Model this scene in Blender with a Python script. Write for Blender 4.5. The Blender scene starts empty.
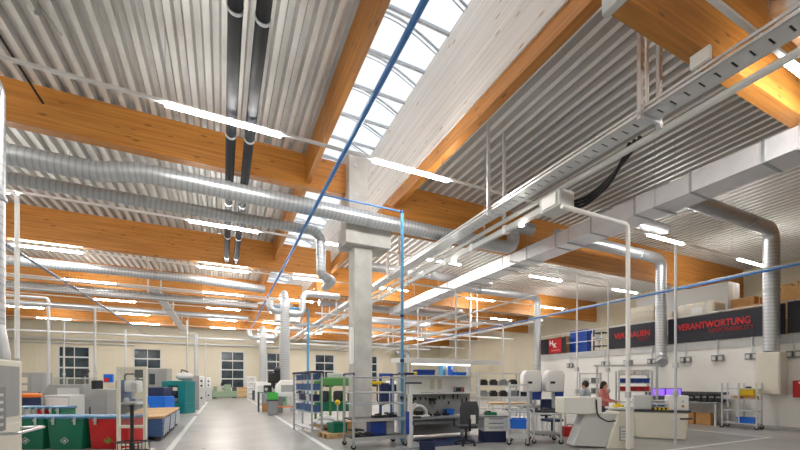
import bpy, bmesh, math, random
from mathutils import Vector, Matrix
random.seed(7)
SC = bpy.context.scene
COL = SC.collection
PI = math.pi

# ------------------------------------------------------------------ camera numbers (hall axes: X right, Y down the aisle)
FOC, TH, EYE, HOR = 376.0, math.radians(25.3), 1.6, 383.0
S_, C_ = math.sin(TH), math.cos(TH)
def spot(u, d):                       # floor point seen at column u at depth d
    a = (u - 400) / FOC
    return ((S_ + a * C_) * d, (C_ - a * S_) * d)

# ------------------------------------------------------------------ materials
MATS = {}
def mat(name, col, rough=0.5, metal=0.0, noise=0.0, nscale=8.0, bump=0.0, bscale=40.0, emit=None, estr=0.0, coat=0.0):
    if name in MATS: return MATS[name]
    m = bpy.data.materials.new(name); m.use_nodes = True
    nt = m.node_tree; b = nt.nodes['Principled BSDF']
    b.inputs['Base Color'].default_value = (*col, 1)
    b.inputs['Roughness'].default_value = rough
    b.inputs['Metallic'].default_value = metal
    if coat: b.inputs['Coat Weight'].default_value = coat
    tc = nt.nodes.new('ShaderNodeTexCoord')
    if noise:
        n = nt.nodes.new('ShaderNodeTexNoise'); n.inputs['Scale'].default_value = nscale; n.inputs['Detail'].default_value = 4
        nt.links.new(tc.outputs['Object'], n.inputs['Vector'])
        r = nt.nodes.new('ShaderNodeValToRGB')
        r.color_ramp.elements[0].position = 0.3; r.color_ramp.elements[1].position = 0.7
        r.color_ramp.elements[0].color = (*[c * (1 - noise) for c in col], 1)
        r.color_ramp.elements[1].color = (*[min(1, c * (1 + noise)) for c in col], 1)
        nt.links.new(n.outputs['Fac'], r.inputs['Fac']); nt.links.new(r.outputs['Color'], b.inputs['Base Color'])
    if bump:
        n2 = nt.nodes.new('ShaderNodeTexNoise'); n2.inputs['Scale'].default_value = bscale
        nt.links.new(tc.outputs['Object'], n2.inputs['Vector'])
        bp = nt.nodes.new('ShaderNodeBump'); bp.inputs['Strength'].default_value = bump; bp.inputs['Distance'].default_value = 0.02
        nt.links.new(n2.outputs['Fac'], bp.inputs['Height']); nt.links.new(bp.outputs['Normal'], b.inputs['Normal'])
    if emit:
        b.inputs['Emission Color'].default_value = (*emit, 1); b.inputs['Emission Strength'].default_value = estr
    MATS[name] = m
    return m

def wood_mat(name, c0, c1, knot, rough=0.45, knots=True):
    m = bpy.data.materials.new(name); m.use_nodes = True
    nt = m.node_tree; b = nt.nodes['Principled BSDF']; b.inputs['Roughness'].default_value = rough
    L = nt.links
    tc = nt.nodes.new('ShaderNodeTexCoord')
    mp = nt.nodes.new('ShaderNodeMapping'); mp.inputs['Scale'].default_value = (0.35, 9, 9)
    L.new(tc.outputs['Object'], mp.inputs['Vector'])
    n = nt.nodes.new('ShaderNodeTexNoise'); n.inputs['Scale'].default_value = 2.2; n.inputs['Detail'].default_value = 6
    L.new(mp.outputs['Vector'], n.inputs['Vector'])
    r = nt.nodes.new('ShaderNodeValToRGB')
    r.color_ramp.elements[0].position = 0.3; r.color_ramp.elements[1].position = 0.72
    r.color_ramp.elements[0].color = (*c0, 1); r.color_ramp.elements[1].color = (*c1, 1)
    L.new(n.outputs['Fac'], r.inputs['Fac'])
    # glued lamellas : 4 cm layers, each with its own tone
    mp2 = nt.nodes.new('ShaderNodeMapping'); mp2.inputs['Scale'].default_value = (0.22, 0.0, 22)
    L.new(tc.outputs['Object'], mp2.inputs['Vector'])
    v = nt.nodes.new('ShaderNodeTexVoronoi'); v.inputs['Scale'].default_value = 1.0
    L.new(mp2.outputs['Vector'], v.inputs['Vector'])
    sep = nt.nodes.new('ShaderNodeSeparateColor'); L.new(v.outputs['Color'], sep.inputs['Color'])
    mr = nt.nodes.new('ShaderNodeMapRange'); mr.inputs['To Min'].default_value = 0.86; mr.inputs['To Max'].default_value = 1.1
    L.new(sep.outputs[0], mr.inputs['Value'])
    mul = nt.nodes.new('ShaderNodeVectorMath'); mul.operation = 'SCALE'
    L.new(r.outputs['Color'], mul.inputs[0]); L.new(mr.outputs['Result'], mul.inputs['Scale'])
    out = mul.outputs['Vector']
    if knots:
        mp3 = nt.nodes.new('ShaderNodeMapping'); mp3.inputs['Scale'].default_value = (1.6, 6, 6)
        L.new(tc.outputs['Object'], mp3.inputs['Vector'])
        k = nt.nodes.new('ShaderNodeTexVoronoi'); k.inputs['Scale'].default_value = 0.9
        L.new(mp3.outputs['Vector'], k.inputs['Vector'])
        kr = nt.nodes.new('ShaderNodeValToRGB')
        kr.color_ramp.elements[0].position = 0.07; kr.color_ramp.elements[1].position = 0.16
        kr.color_ramp.elements[0].color = (1, 1, 1, 1); kr.color_ramp.elements[1].color = (0, 0, 0, 1)
        L.new(k.outputs['Distance'], kr.inputs['Fac'])
        mx = nt.nodes.new('ShaderNodeMix'); mx.data_type = 'RGBA'
        L.new(kr.outputs['Color'], mx.inputs[0]); L.new(out, mx.inputs[6]); mx.inputs[7].default_value = (*knot, 1)
        out = mx.outputs[2]
    L.new(out, b.inputs['Base Color'])
    MATS[name] = m
    return m

def spiral_mat(name, col, rough):
    m = bpy.data.materials.new(name); m.use_nodes = True
    nt = m.node_tree; b = nt.nodes['Principled BSDF']; L = nt.links
    b.inputs['Metallic'].default_value = 0.7; b.inputs['Roughness'].default_value = rough
    uv = nt.nodes.new('ShaderNodeUVMap')
    w = nt.nodes.new('ShaderNodeTexWave'); w.wave_type = 'BANDS'; w.bands_direction = 'Y'; w.inputs['Scale'].default_value = 2.6
    L.new(uv.outputs['UV'], w.inputs['Vector'])
    r = nt.nodes.new('ShaderNodeValToRGB'); r.color_ramp.elements[0].position = 0.6; r.color_ramp.elements[1].position = 0.95
    r.color_ramp.elements[0].color = (*col, 1); r.color_ramp.elements[1].color = (*[c * .80 for c in col], 1)
    L.new(w.outputs['Fac'], r.inputs['Fac']); L.new(r.outputs['Color'], b.inputs['Base Color'])
    MATS[name] = m
    return m

wood_mat('glulam', (0.46, 0.175, 0.03), (0.64, 0.28, 0.055), (0.2, 0.07, 0.015))
wood_mat('pale_timber', (0.78, 0.72, 0.65), (0.90, 0.86, 0.80), (0.42, 0.28, 0.16))
wood_mat('plywood', (0.55, 0.36, 0.18), (0.72, 0.52, 0.3), (0.3, 0.15, 0.06), knots=False)
spiral_mat('spiral_duct', (0.60, 0.63, 0.66), 0.4)
mat('deck_web_shade', (0.55, 0.54, 0.52), 0.5)
mat('zinc', (0.80, 0.82, 0.84), 0.35, 0.35)
mat('deck_sheet', (0.86, 0.85, 0.82), 0.40, 0.0, 0.04, 3)
mat('galv', (0.66, 0.69, 0.72), 0.32, 0.9, 0.08, 6)
mat('galv_dull', (0.50, 0.53, 0.56), 0.5, 0.6, 0.08, 10)
mat('duct_sheet', (0.86, 0.87, 0.91), 0.34, 0.3, 0.05, 3)
mat('steel_paint', (0.62, 0.65, 0.68), 0.4, 0.3)
mat('white_paint', (0.90, 0.90, 0.89), 0.4)
mat('cream', (0.83, 0.80, 0.70), 0.4, 0, 0.02, 3)
mat('wall_white', (0.92, 0.91, 0.88), 0.6, 0, 0.02, 0.8)
mat('wall_beige', (0.74, 0.69, 0.55), 0.6, 0, 0.03, 0.6)
mat('fascia', (0.56, 0.57, 0.56), 0.7, 0, 0.06, 2)
mat('concrete', (0.56, 0.55, 0.52), 0.75, 0, 0.13, 2.5, 0.15, 30)
mat('insul_black', (0.008, 0.009, 0.013), 0.75)
mat('black', (0.015, 0.016, 0.02), 0.45)
mat('rubber', (0.02, 0.02, 0.022), 0.7)
mat('dark_grey', (0.06, 0.065, 0.075), 0.6)
mat('mid_grey', (0.26, 0.27, 0.28), 0.55)
mat('machine_grey', (0.36, 0.37, 0.37), 0.5, 0, 0.04, 4)
mat('machine_light', (0.66, 0.68, 0.68), 0.45)
mat('blue_pipe', (0.06, 0.23, 0.60), 0.4)
mat('slate_pipe', (0.16, 0.23, 0.34), 0.4)
mat('light_blue', (0.10, 0.36, 0.62), 0.4)
mat('blue', (0.012, 0.07, 0.42), 0.4)
mat('bright_blue', (0.01, 0.17, 0.75), 0.4)
mat('navy', (0.012, 0.024, 0.09), 0.5)
mat('crate_blue', (0.05, 0.13, 0.30), 0.5)
mat('lid_blue', (0.09, 0.24, 0.42), 0.45)
mat('bin_green', (0.005, 0.17, 0.095), 0.42)
mat('red', (0.56, 0.012, 0.016), 0.42)
mat('machine_green', (0.10, 0.32, 0.08), 0.45)
mat('bright_green', (0.06, 0.48, 0.07), 0.45)
mat('sage', (0.26, 0.36, 0.25), 0.5)
mat('teal', (0.0, 0.20, 0.22), 0.42)
mat('yellow', (0.85, 0.62, 0.02), 0.45)
mat('orange', (0.8, 0.2, 0.02), 0.45)
mat('cardboard', (0.50, 0.27, 0.10), 0.8, 0, 0.08, 6)
mat('pale_board', (0.72, 0.66, 0.55), 0.7, 0, 0.04, 5)
mat('pallet_wood', (0.55, 0.37, 0.19), 0.7, 0, 0.15, 9)
mat('paper', (0.88, 0.88, 0.86), 0.7)
mat('plastic_wrap', (0.70, 0.71, 0.70), 0.3, 0, 0.06, 9, 0.4, 14)
mat('banner', (0.018, 0.020, 0.032), 0.55)
mat('banner_red', (0.62, 0.022, 0.03), 0.55)
mat('banner_darkred', (0.26, 0.02, 0.03), 0.55)
mat('window_dark', (0.035, 0.055, 0.07), 0.12, 0, 0.6, 1.1)
mat('skin', (0.62, 0.36, 0.25), 0.55)
mat('hair', (0.022, 0.013, 0.009), 0.55)
mat('shirt_grey', (0.42, 0.48, 0.54), 0.8)
mat('shirt_pink', (0.70, 0.23, 0.22), 0.8)
mat('trousers', (0.04, 0.05, 0.09), 0.8)
mat('lamp', (0.9, 0.9, 0.88), 0.4, emit=(1.0, 0.97, 0.93), estr=98)
mat('spot_lamp', (0.9, 0.9, 0.88), 0.4, emit=(1.0, 0.93, 0.80), estr=10)
mat('screen_purple', (0.05, 0.02, 0.1), 0.3, emit=(0.28, 0.13, 0.75), estr=0.9)
mat('floor_line', (0.78, 0.79, 0.79), 0.35, 0, 0.04, 5)

def floor_mat():
    m = bpy.data.materials.new('polished_concrete'); m.use_nodes = True
    nt = m.node_tree; b = nt.nodes['Principled BSDF']; L = nt.links
    tc = nt.nodes.new('ShaderNodeTexCoord')
    n = nt.nodes.new('ShaderNodeTexNoise'); n.inputs['Scale'].default_value = 0.55; n.inputs['Detail'].default_value = 7; n.inputs['Roughness'].default_value = 0.62
    L.new(tc.outputs['Object'], n.inputs['Vector'])
    r = nt.nodes.new('ShaderNodeValToRGB'); r.color_ramp.elements[0].position = 0.3; r.color_ramp.elements[1].position = 0.72
    r.color_ramp.elements[0].color = (0.30, 0.30, 0.295, 1); r.color_ramp.elements[1].color = (0.43, 0.43, 0.42, 1)
    L.new(n.outputs['Fac'], r.inputs['Fac']); L.new(r.outputs['Color'], b.inputs['Base Color'])
    n2 = nt.nodes.new('ShaderNodeTexNoise'); n2.inputs['Scale'].default_value = 1.7; n2.inputs['Detail'].default_value = 5
    L.new(tc.outputs['Object'], n2.inputs['Vector'])
    mr = nt.nodes.new('ShaderNodeMapRange'); mr.inputs['To Min'].default_value = 0.22; mr.inputs['To Max'].default_value = 0.42
    L.new(n2.outputs['Fac'], mr.inputs['Value']); L.new(mr.outputs['Result'], b.inputs['Roughness'])
    MATS['floor'] = m
floor_mat()

def glass_mat(name, tr, col=(1, 1, 1), translucent=False):
    m = bpy.data.materials.new(name); m.use_nodes = True
    nt = m.node_tree; L = nt.links
    for n in list(nt.nodes):
        if n.type == 'BSDF_PRINCIPLED': nt.nodes.remove(n)
    o = [n for n in nt.nodes if n.type == 'OUTPUT_MATERIAL'][0]
    t = nt.nodes.new('ShaderNodeBsdfTransparent'); t.inputs['Color'].default_value = (*col, 1)
    if translucent:
        g = nt.nodes.new('ShaderNodeBsdfTranslucent'); g.inputs['Color'].default_value = (0.92, 0.95, 1, 1)
    else:
        g = nt.nodes.new('ShaderNodeBsdfGlossy'); g.inputs['Roughness'].default_value = 0.05
    mx = nt.nodes.new('ShaderNodeMixShader'); mx.inputs[0].default_value = 1 - tr
    L.new(t.outputs[0], mx.inputs[1]); L.new(g.outputs[0], mx.inputs[2]); L.new(mx.outputs[0], o.inputs['Surface'])
    MATS[name] = m
glass_mat('rooflight_sheet', 0.75, (0.97, 0.985, 1.0), True)
glass_mat('clear_screen', 0.86, (0.94, 0.96, 0.97))

# ------------------------------------------------------------------ mesh builder
class MB:
    def __init__(s):
        s.bm = bmesh.new(); s.uv = s.bm.loops.layers.uv.new('UVMap')
    def box(s, c, d, rz=0.0, taper=1.0, tilt=None):
        M = Matrix.Translation(c) @ Matrix.Rotation(rz, 4, 'Z')
        if tilt: M = M @ Matrix.Rotation(tilt[0], 4, tilt[1])
        x, y, z = d[0] / 2, d[1] / 2, d[2] / 2
        vs = []
        for k, t in ((-1, taper), (1, 1.0)):
            for a, b in ((-1, -1), (1, -1), (1, 1), (-1, 1)):
                vs.append(s.bm.verts.new(M @ Vector((a * x * t, b * y * t, k * z))))
        for f in ((3, 2, 1, 0), (4, 5, 6, 7), (0, 1, 5, 4), (1, 2, 6, 5), (2, 3, 7, 6), (3, 0, 4, 7)):
            s.bm.faces.new([vs[i] for i in f])
        return s
    def bx(s, x0, x1, y0, y1, z0, z1, **k):
        return s.box(((x0 + x1) / 2, (y0 + y1) / 2, (z0 + z1) / 2), (abs(x1 - x0), abs(y1 - y0), abs(z1 - z0)), **k)
    def prism(s, poly, axis, a, b):       # poly in the other two axes (order: x,y,z without axis)
        def P(p, t):
            return Vector((t, p[0], p[1])) if axis == 'X' else Vector((p[0], t, p[1])) if axis == 'Y' else Vector((p[0], p[1], t))
        A = [s.bm.verts.new(P(p, a)) for p in poly]; B = [s.bm.verts.new(P(p, b)) for p in poly]
        n = len(poly)
        s.bm.faces.new(A); s.bm.faces.new(B[::-1])
        for i in range(n): s.bm.faces.new((A[i], B[i], B[(i + 1) % n], A[(i + 1) % n]))
        return s
    def tube(s, pts, r, n=12, cap=True, radii=None):
        pts = [Vector(p) for p in pts]
        T = []
        for i in range(len(pts)):
            a = pts[max(i - 1, 0)]; b = pts[min(i + 1, len(pts) - 1)]
            T.append((b - a).normalized())
        up = Vector((0, 0, 1)) if abs(T[0].z) < 0.9 else Vector((1, 0, 0))
        N = (up - T[0] * up.dot(T[0])).normalized()
        rings = []; ln = 0; lens = []
        for i, p in enumerate(pts):
            if i: N = (N - T[i] * N.dot(T[i])).normalized(); ln += (p - pts[i - 1]).length
            lens.append(ln)
            B = T[i].cross(N)
            rr = radii[i] if radii else r
            rings.append([s.bm.verts.new(p + (N * math.cos(2 * PI * k / n) + B * math.sin(2 * PI * k / n)) * rr) for k in range(n)])
        for i in range(len(pts) - 1):
            for k in range(n):
                f = s.bm.faces.new((rings[i][k], rings[i][(k + 1) % n], rings[i + 1][(k + 1) % n], rings[i + 1][k]))
                uvs = ((k, lens[i]), (k + 1, lens[i]), (k + 1, lens[i + 1]), (k, lens[i + 1]))
                for l, q in zip(f.loops, uvs): l[s.uv].uv = (q[0] / n, q[1] + 0.12 * q[0] / n)
        if cap:
            s.bm.faces.new(rings[0][::-1]); s.bm.faces.new(rings[-1])
        return s
    def cyl(s, p, q, r, n=16, r2=None):
        return s.tube([p, q], r, n, radii=[r, r2 if r2 is not None else r])
    def torus(s, c, R, r, axis='Z', n=16, m=8, a0=0, a1=2 * PI):
        pts = []
        full = abs(a1 - a0 - 2 * PI) < 1e-4
        for i in range(n + 1):
            t = a0 + (a1 - a0) * i / n
            x, y = R * math.cos(t), R * math.sin(t)
            pts.append(Vector(c) + (Vector((x, y, 0)) if axis == 'Z' else Vector((0, x, y)) if axis == 'X' else Vector((x, 0, y))))
        return s.tube(pts, r, m, cap=not full)
    def sph(s, c, r, sc=(1, 1, 1), n=12):
        M = Matrix.Translation(c) @ Matrix.Diagonal((*sc, 1))
        bmesh.ops.create_uvsphere(s.bm, u_segments=n, v_segments=n // 2 + 2, radius=r, matrix=M)
        return s
    def lathe(s, c, prof, n=20):
        pts = [Vector(c) + Vector((0, 0, z)) for r, z in prof]
        rings = [[s.bm.verts.new(Vector(c) + Vector((r * math.cos(2 * PI * k / n), r * math.sin(2 * PI * k / n), z))) for k in range(n)] for r, z in prof]
        for i in range(len(prof) - 1):
            for k in range(n):
                s.bm.faces.new((rings[i][k], rings[i][(k + 1) % n], rings[i + 1][(k + 1) % n], rings[i + 1][k]))
        s.bm.faces.new(rings[0][::-1]); s.bm.faces.new(rings[-1])
        return s
    def b(s, name, m, parent=None, bevel=0.0, label=None, seg=1, smooth=35, kind=None, one=False):
        bm = s.bm
        if parent and not one:                      # every loose piece becomes a part of its own
            left = set(bm.verts); isl = []
            while left:
                st = [left.pop()]; g = [st[0]]
                while st:
                    for e in st.pop().link_edges:
                        for q in e.verts:
                            if q in left: left.discard(q); st.append(q); g.append(q)
                isl.append(g)
            if len(isl) > 1:
                order = sorted(isl, key=lambda g: min(v.index if v.index >= 0 else 0 for v in g)) if False else isl
                outs = []
                for g in order:
                    n = MB(); mp = {v: n.bm.verts.new(v.co) for v in g}
                    for f in {f for v in g for f in v.link_faces}:
                        nf = n.bm.faces.new([mp[v] for v in f.verts])
                        for l0, l1 in zip(f.loops, nf.loops): l1[n.uv].uv = l0[s.uv].uv
                    outs.append(n.b(name, m, parent, bevel, label, seg, smooth, kind, True))
                bm.free()
                return outs[0]
        bmesh.ops.recalc_face_normals(bm, faces=bm.faces)
        if bevel:
            es = [e for e in bm.edges if len(e.link_faces) == 2 and e.calc_face_angle(0) > 0.6]
            bmesh.ops.bevel(bm, geom=es, offset=bevel, segments=seg, profile=0.5, affect='EDGES', clamp_overlap=True)
        me = bpy.data.meshes.new(name); bm.to_mesh(me); bm.free()
        for p in me.polygons: p.use_smooth = True
        me.set_sharp_from_angle(angle=math.radians(smooth))
        me.materials.append(MATS[m])
        o = bpy.data.objects.new(name, me); COL.objects.link(o)
        if parent: o.parent = parent
        if label: o['label'] = label
        if kind: o['kind'] = kind
        return o

def fillet(pts, r, n=7):
    pts = [Vector(p) for p in pts]
    out = [pts[0]]
    for i in range(1, len(pts) - 1):
        a, p, c = pts[i - 1], pts[i], pts[i + 1]
        u = (a - p).normalized(); v = (c - p).normalized()
        ang = u.angle(v)
        if ang > PI - 0.02: out.append(p); continue
        t = min(r / math.tan(ang / 2), (a - p).length * 0.48, (c - p).length * 0.48)
        rr = t * math.tan(ang / 2)
        bis = (u + v).normalized(); cen = p + bis * (rr / math.sin(ang / 2))
        s0 = p + u * t - cen; s1 = p + v * t - cen
        tot = s0.angle(s1); ax = s0.cross(s1).normalized()
        for k in range(n + 1):
            out.append(cen + Matrix.Rotation(tot * k / n, 3, ax) @ s0)
    out.append(pts[-1])
    return out

def T(name, label, cat, loc=(0, 0, 0), rz=0.0, group=None):
    o = bpy.data.objects.new(name, None); o.empty_display_size = 0.1
    COL.objects.link(o); o.location = loc; o.rotation_euler = (0, 0, rz)
    o['label'] = label; o['category'] = cat
    if group: o['group'] = group
    return o
def tag(o, label, cat, group=None):
    o['label'] = label; o['category'] = cat
    if group: o['group'] = group
    return o
def struct(o):
    o['kind'] = 'structure'; return o
def copy_tree(o, parent=None):
    c = o.copy(); COL.objects.link(c)
    if parent: c.parent = parent
    for ch in list(o.children): copy_tree(ch, c)
    return c
def text_mesh(name, body, size, m, parent, loc, rot, bold=0.0, width=None, align='LEFT'):
    cu = bpy.data.curves.new(name, 'FONT'); cu.body = body; cu.size = size; cu.extrude = 0.004; cu.offset = bold
    cu.align_x = align
    to = bpy.data.objects.new('t', cu); COL.objects.link(to)
    bpy.context.view_layer.update()
    dg = bpy.context.evaluated_depsgraph_get()
    me = bpy.data.meshes.new_from_object(to.evaluated_get(dg))
    bpy.data.objects.remove(to)
    if width:
        xs = [v.co.x for v in me.vertices]; k = width / (max(xs) - min(xs))
        for v in me.vertices: v.co.x *= k
    me.materials.clear(); me.materials.append(MATS[m])
    o = bpy.data.objects.new(name, me); COL.objects.link(o)
    o.location = loc; o.rotation_euler = rot; o.parent = parent
    return o

# ================================================================== SETTING
XL, XR, YN, YF = -19.0, 28.0, -6.0, 46.0
XM = 17.5                      # face of the gallery block
ZL, ZR = 8.47, 8.3            # deck soffit left / right of the rooflight
struct(MB().bx(XL - .3, XR + .3, YN - .3, YF + .3, -0.3, 0).b('floor', 'floor'))
def line(n, x0, x1, y0, y1):
    struct(MB().bx(x0, x1, y0, y1, 0.0, 0.004).b('trim_%d' % n, 'floor_line'))
line(1, 2.26, 2.40, 2.0, 42.5)
line(2, -1.22, -1.08, 3.0, 20.5)
line(3, -1.22, -1.08, 22.0, 35.5)
line(4, 8.6, 14.6, 5.30, 5.40)
line(5, 14.5, 14.6, 5.40, 7.6)

# far wall with window openings (y = YF), built from panels round the openings
wins = [(-14.1, -11.6), (-8.2, -5.7), (-0.2, 2.3), (4.6, 6.9), (10.2, 12.7), (16.0, 18.5)]
WZ0, WZ1 = 1.05, 5.1
m = MB()
m.bx(XL, XR, YF, YF + .25, 0, WZ0); m.bx(XL, XR, YF, YF + .25, WZ1, 10.6)
edges = [XL] + [e for w in wins for e in w] + [XR]
for i in range(0, len(edges), 2):
    m.bx(edges[i], edges[i + 1], YF, YF + .25, WZ0, WZ1)
x = XL + 1.0
while x < XR:                  # panel joints
    if not any(a - .1 < x < b + .1 for a, b in wins): m.bx(x - .02, x + .02, YF - .012, YF, 0.1, 8.0)
    x += 1.2
struct(m.b('wall_far', 'wall_beige'))
for i, (a, b) in enumerate(wins):
    fr = MB()
    for k in range(5):
        z = WZ0 + (WZ1 - WZ0) * k / 4
        fr.bx(a, b, YF + .02, YF + .14, z - .07, z + .07)
    for xx in (a + .06, b - .06): fr.bx(xx - .08, xx + .08, YF - .01, YF + .15, WZ0, WZ1)
    fr.bx((a + b) / 2 - .03, (a + b) / 2 + .03, YF + .03, YF + .13, WZ0, WZ1)
    w = struct(fr.b('window_%d' % (i + 1), 'machine_light'))
    MB().bx(a, b, YF + .08, YF + .1, WZ0, WZ1).b('pane', 'window_dark', w)
struct(MB().bx(XL - .25, XL, YN, YF, 0, 10.6).b('wall_left', 'wall_beige'))
struct(MB().bx(XL, XR, YN - .25, YN, 0, 10.6).b('wall_near', 'wall_beige'))
rw = MB().bx(XR, XR + .25, YN, YF, 0, 10.6)
y = 18.5
while y < YF:
    rw.bx(XR - .012, XR, y - .02, y + .02, .1, 7.9); y += 1.2
struct(rw.b('wall_right', 'wall_beige'))
# gallery block
struct(MB().bx(XM, XM + .2, YN, 17.4, 0, 2.95).bx(XM + .2, XR, 17.2, 17.4, 0, 2.95).b('wall_gallery', 'wall_white'))
struct(MB().bx(XM - .03, XR, YN, 17.43, 2.95, 3.28).b('trim_6', 'fascia'))
struct(MB().bx(XM - .012, XM, YN, 17.4, 0, 0.1).b('baseboard_gallery', 'fascia'))

# trapezoidal roof deck, ribs along Y
def deck(x0, x1, z, name):
    m = MB(); P = 0.32; n = int((x1 - x0) / P)
    P = (x1 - x0) / n
    prof = []
    for i in range(n):
        a = x0 + i * P
        prof += [(a, z), (a + P * .36, z), (a + P * .50, z + .155), (a + P * .86, z + .155)]
    prof.append((x1, z))
    A = [m.bm.verts.new((p[0], YN, p[1])) for p in prof]; B = [m.bm.verts.new((p[0], YF, p[1])) for p in prof]
    for i in range(len(prof) - 1): m.bm.faces.new((A[i], B[i], B[i + 1], A[i + 1]))
    m.bx(x0, x1, YN, YF, z + .18, z + .4)
    o = struct(m.b(name, 'deck_sheet', smooth=20))
    o.data.materials.append(MATS['deck_web_shade'])       # rib shading painted in: sloping webs get a darker grey than the sheet
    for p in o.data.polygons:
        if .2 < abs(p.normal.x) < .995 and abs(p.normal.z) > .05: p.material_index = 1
    return o
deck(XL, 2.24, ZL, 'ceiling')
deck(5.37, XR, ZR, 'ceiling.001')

# rooflight shaft
struct(MB().bx(2.24, 2.28, YN, YF, 8.5, 10.3).b('trim_7', 'white_paint'))
shaft = MB().bx(0, YF - YN, -.02, .02, 7.88, 10.3).b('trim_8', 'pale_timber')
shaft.location = (5.125, YN, 0); shaft.rotation_euler = (0, 0, PI / 2); struct(shaft)
def arch(t): return 10.3 + .42 * math.sin(PI * t)
XA, XB = 2.26, 5.16
g = MB()
yy = YN
gl = [(XA + (XB - XA) * i / 10, arch(i / 10)) for i in range(11)]
A = [g.bm.verts.new((p[0], YN, p[1])) for p in gl]; B = [g.bm.verts.new((p[0], YF, p[1])) for p in gl]
for i in range(10): g.bm.faces.new((A[i], A[i + 1], B[i + 1], B[i]))
sky = struct(g.b('window_7', 'rooflight_sheet'))
bars = MB(); y = 7.94 - 1.265 * 11
while y < YF:
    if y > YN:
        bars.bx(XA, XB, y - .035, y + .035, 10.24, 10.31)
        bars.tube([(p[0], y + .5, p[1] - .06) for p in gl], .03, 6)
        bars.tube([(p[0], y + .62, p[1] - .06) for p in gl], .015, 6)
    y += 1.265
for xx in (3.0, 3.25): bars.tube([(xx, YN, 10.5), (xx, YF, 10.5)], .012, 6)
bars.b('glazing_bar', 'galv_dull', sky, one=True)

# ------------------------------------------------------------------ timber beams
def beam_x(label, x0, x1, y, z0, z1, w=.28, nose=0):
    m = MB().bx(x0, x1, -w / 2, w / 2, z0, z1)
    if nose: m.bx(x0 - nose, x0, -w / 2, w / 2, z0, 7.49)      # bearing end under the edge beam
    o = m.b('roof_beam', 'glulam'); o.location = (0, y, 0)
    return tag(o, label, 'beam', 'glulam beams across the hall')
ords = ['nearest', 'second', 'third', 'fourth', 'fifth', 'last']
BY = [3.32, 11.55, 19.4, 27.1, 34.9, 42.6]
BR = [3.32, 11.6, 21.3, 29.0, 37.4, 43.6]
for k, y in enumerate(BY):
    if k: beam_x(['', 'orange glulam beam of the left bay running into the concrete column',
            'orange timber beam of the left bay behind the second light line from the column',
            'orange timber beam, third back in the left bay above the machines',
            'orange timber beam, fourth back in the left bay', 'farthest orange timber beam of the left bay by the end wall'][k],
            XL, 3.5 if k == 1 else 5.15, y, 7.5 if k == 1 else 7.12, ZL)
    beam_x(['big dark orange timber beam overhead at the upper right, nearest of all',
            'orange timber beam right of the concrete column behind the cable tray',
            'orange timber beam behind the rectangular duct, second back in the right bay',
            'orange timber beam, third back in the right bay past the column',
            'orange timber beam, fourth back in the right bay', 'farthest orange timber beam of the right bay'][k],
            5.37, XR, BR[k], 6.67, ZR, .25, .55)
for lab, x0, x1, z0 in (('slim orange timber edge beam along the left side of the rooflight', 2.25, 2.39, 7.6),
                        ('orange timber edge beam under the pale right side of the rooflight', 5.15, 5.37, 7.5)):
    w = x1 - x0
    for (ya, yb, sfx) in ([(YN, BY[1] - .15, ', before the column'), (BY[1] + .15, YF, ', beyond the column')] if x0 < 3 else [(YN, YF, '')]):
        o = MB().bx(ya, yb, -w / 2, w / 2, z0, 8.9).b('edge_beam', 'glulam')
        o.location = ((x0 + x1) / 2, 0, 0); o.rotation_euler = (0, 0, PI / 2)
        tag(o, lab + sfx, 'beam', 'rooflight edge beams')
tag(MB().bx(4.7, 4.82, 3.16, 3.48, 6.63, 7.0).b('ceiling_bracket', 'machine_light', bevel=.01),
    'grey steel bracket where the nearest big beam meets the rooflight beam', 'bracket')

# ------------------------------------------------------------------ concrete column
c = T('concrete_column', 'grey concrete column with wide capital beside the aisle', 'column', (0, 0, 0))
MB().bx(3.74, 4.34, 11.25, 11.85, 0, 5.9).b('shaft', 'concrete', c, bevel=.015)
MB().bx(3.4, 4.9, 11.05, 11.95, 5.9, 6.5).b('capital', 'concrete', c, bevel=.015)
MB().bx(3.5, 4.12, 11.06, 11.9, 6.5, 8.75).b('upstand', 'concrete', c, bevel=.015)
bo = MB()
for z in (7.4, 8.3): bo.cyl((3.7, 11.03, z), (3.7, 11.07, z), .06, 12)
bo.b('bolt', 'galv', c)
MB().bx(3.64, 3.739, 11.3, 11.44, 2.2, 3.35).b('cable_trunk', 'white_paint', c)
for k, (yc, lab) in enumerate(((27.2, 'second concrete column down the hall behind the spiral ducts'), (42.5, 'farthest concrete column near the end wall'))):
    c2 = T('concrete_column', lab, 'column')
    MB().bx(3.62, 4.22, yc - .3, yc + .3, 0, 5.86).b('shaft', 'concrete', c2)
    MB().bx(3.3, 4.93, yc - .45, yc + .45, 5.86, 6.8).b('capital', 'concrete', c2)

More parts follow.
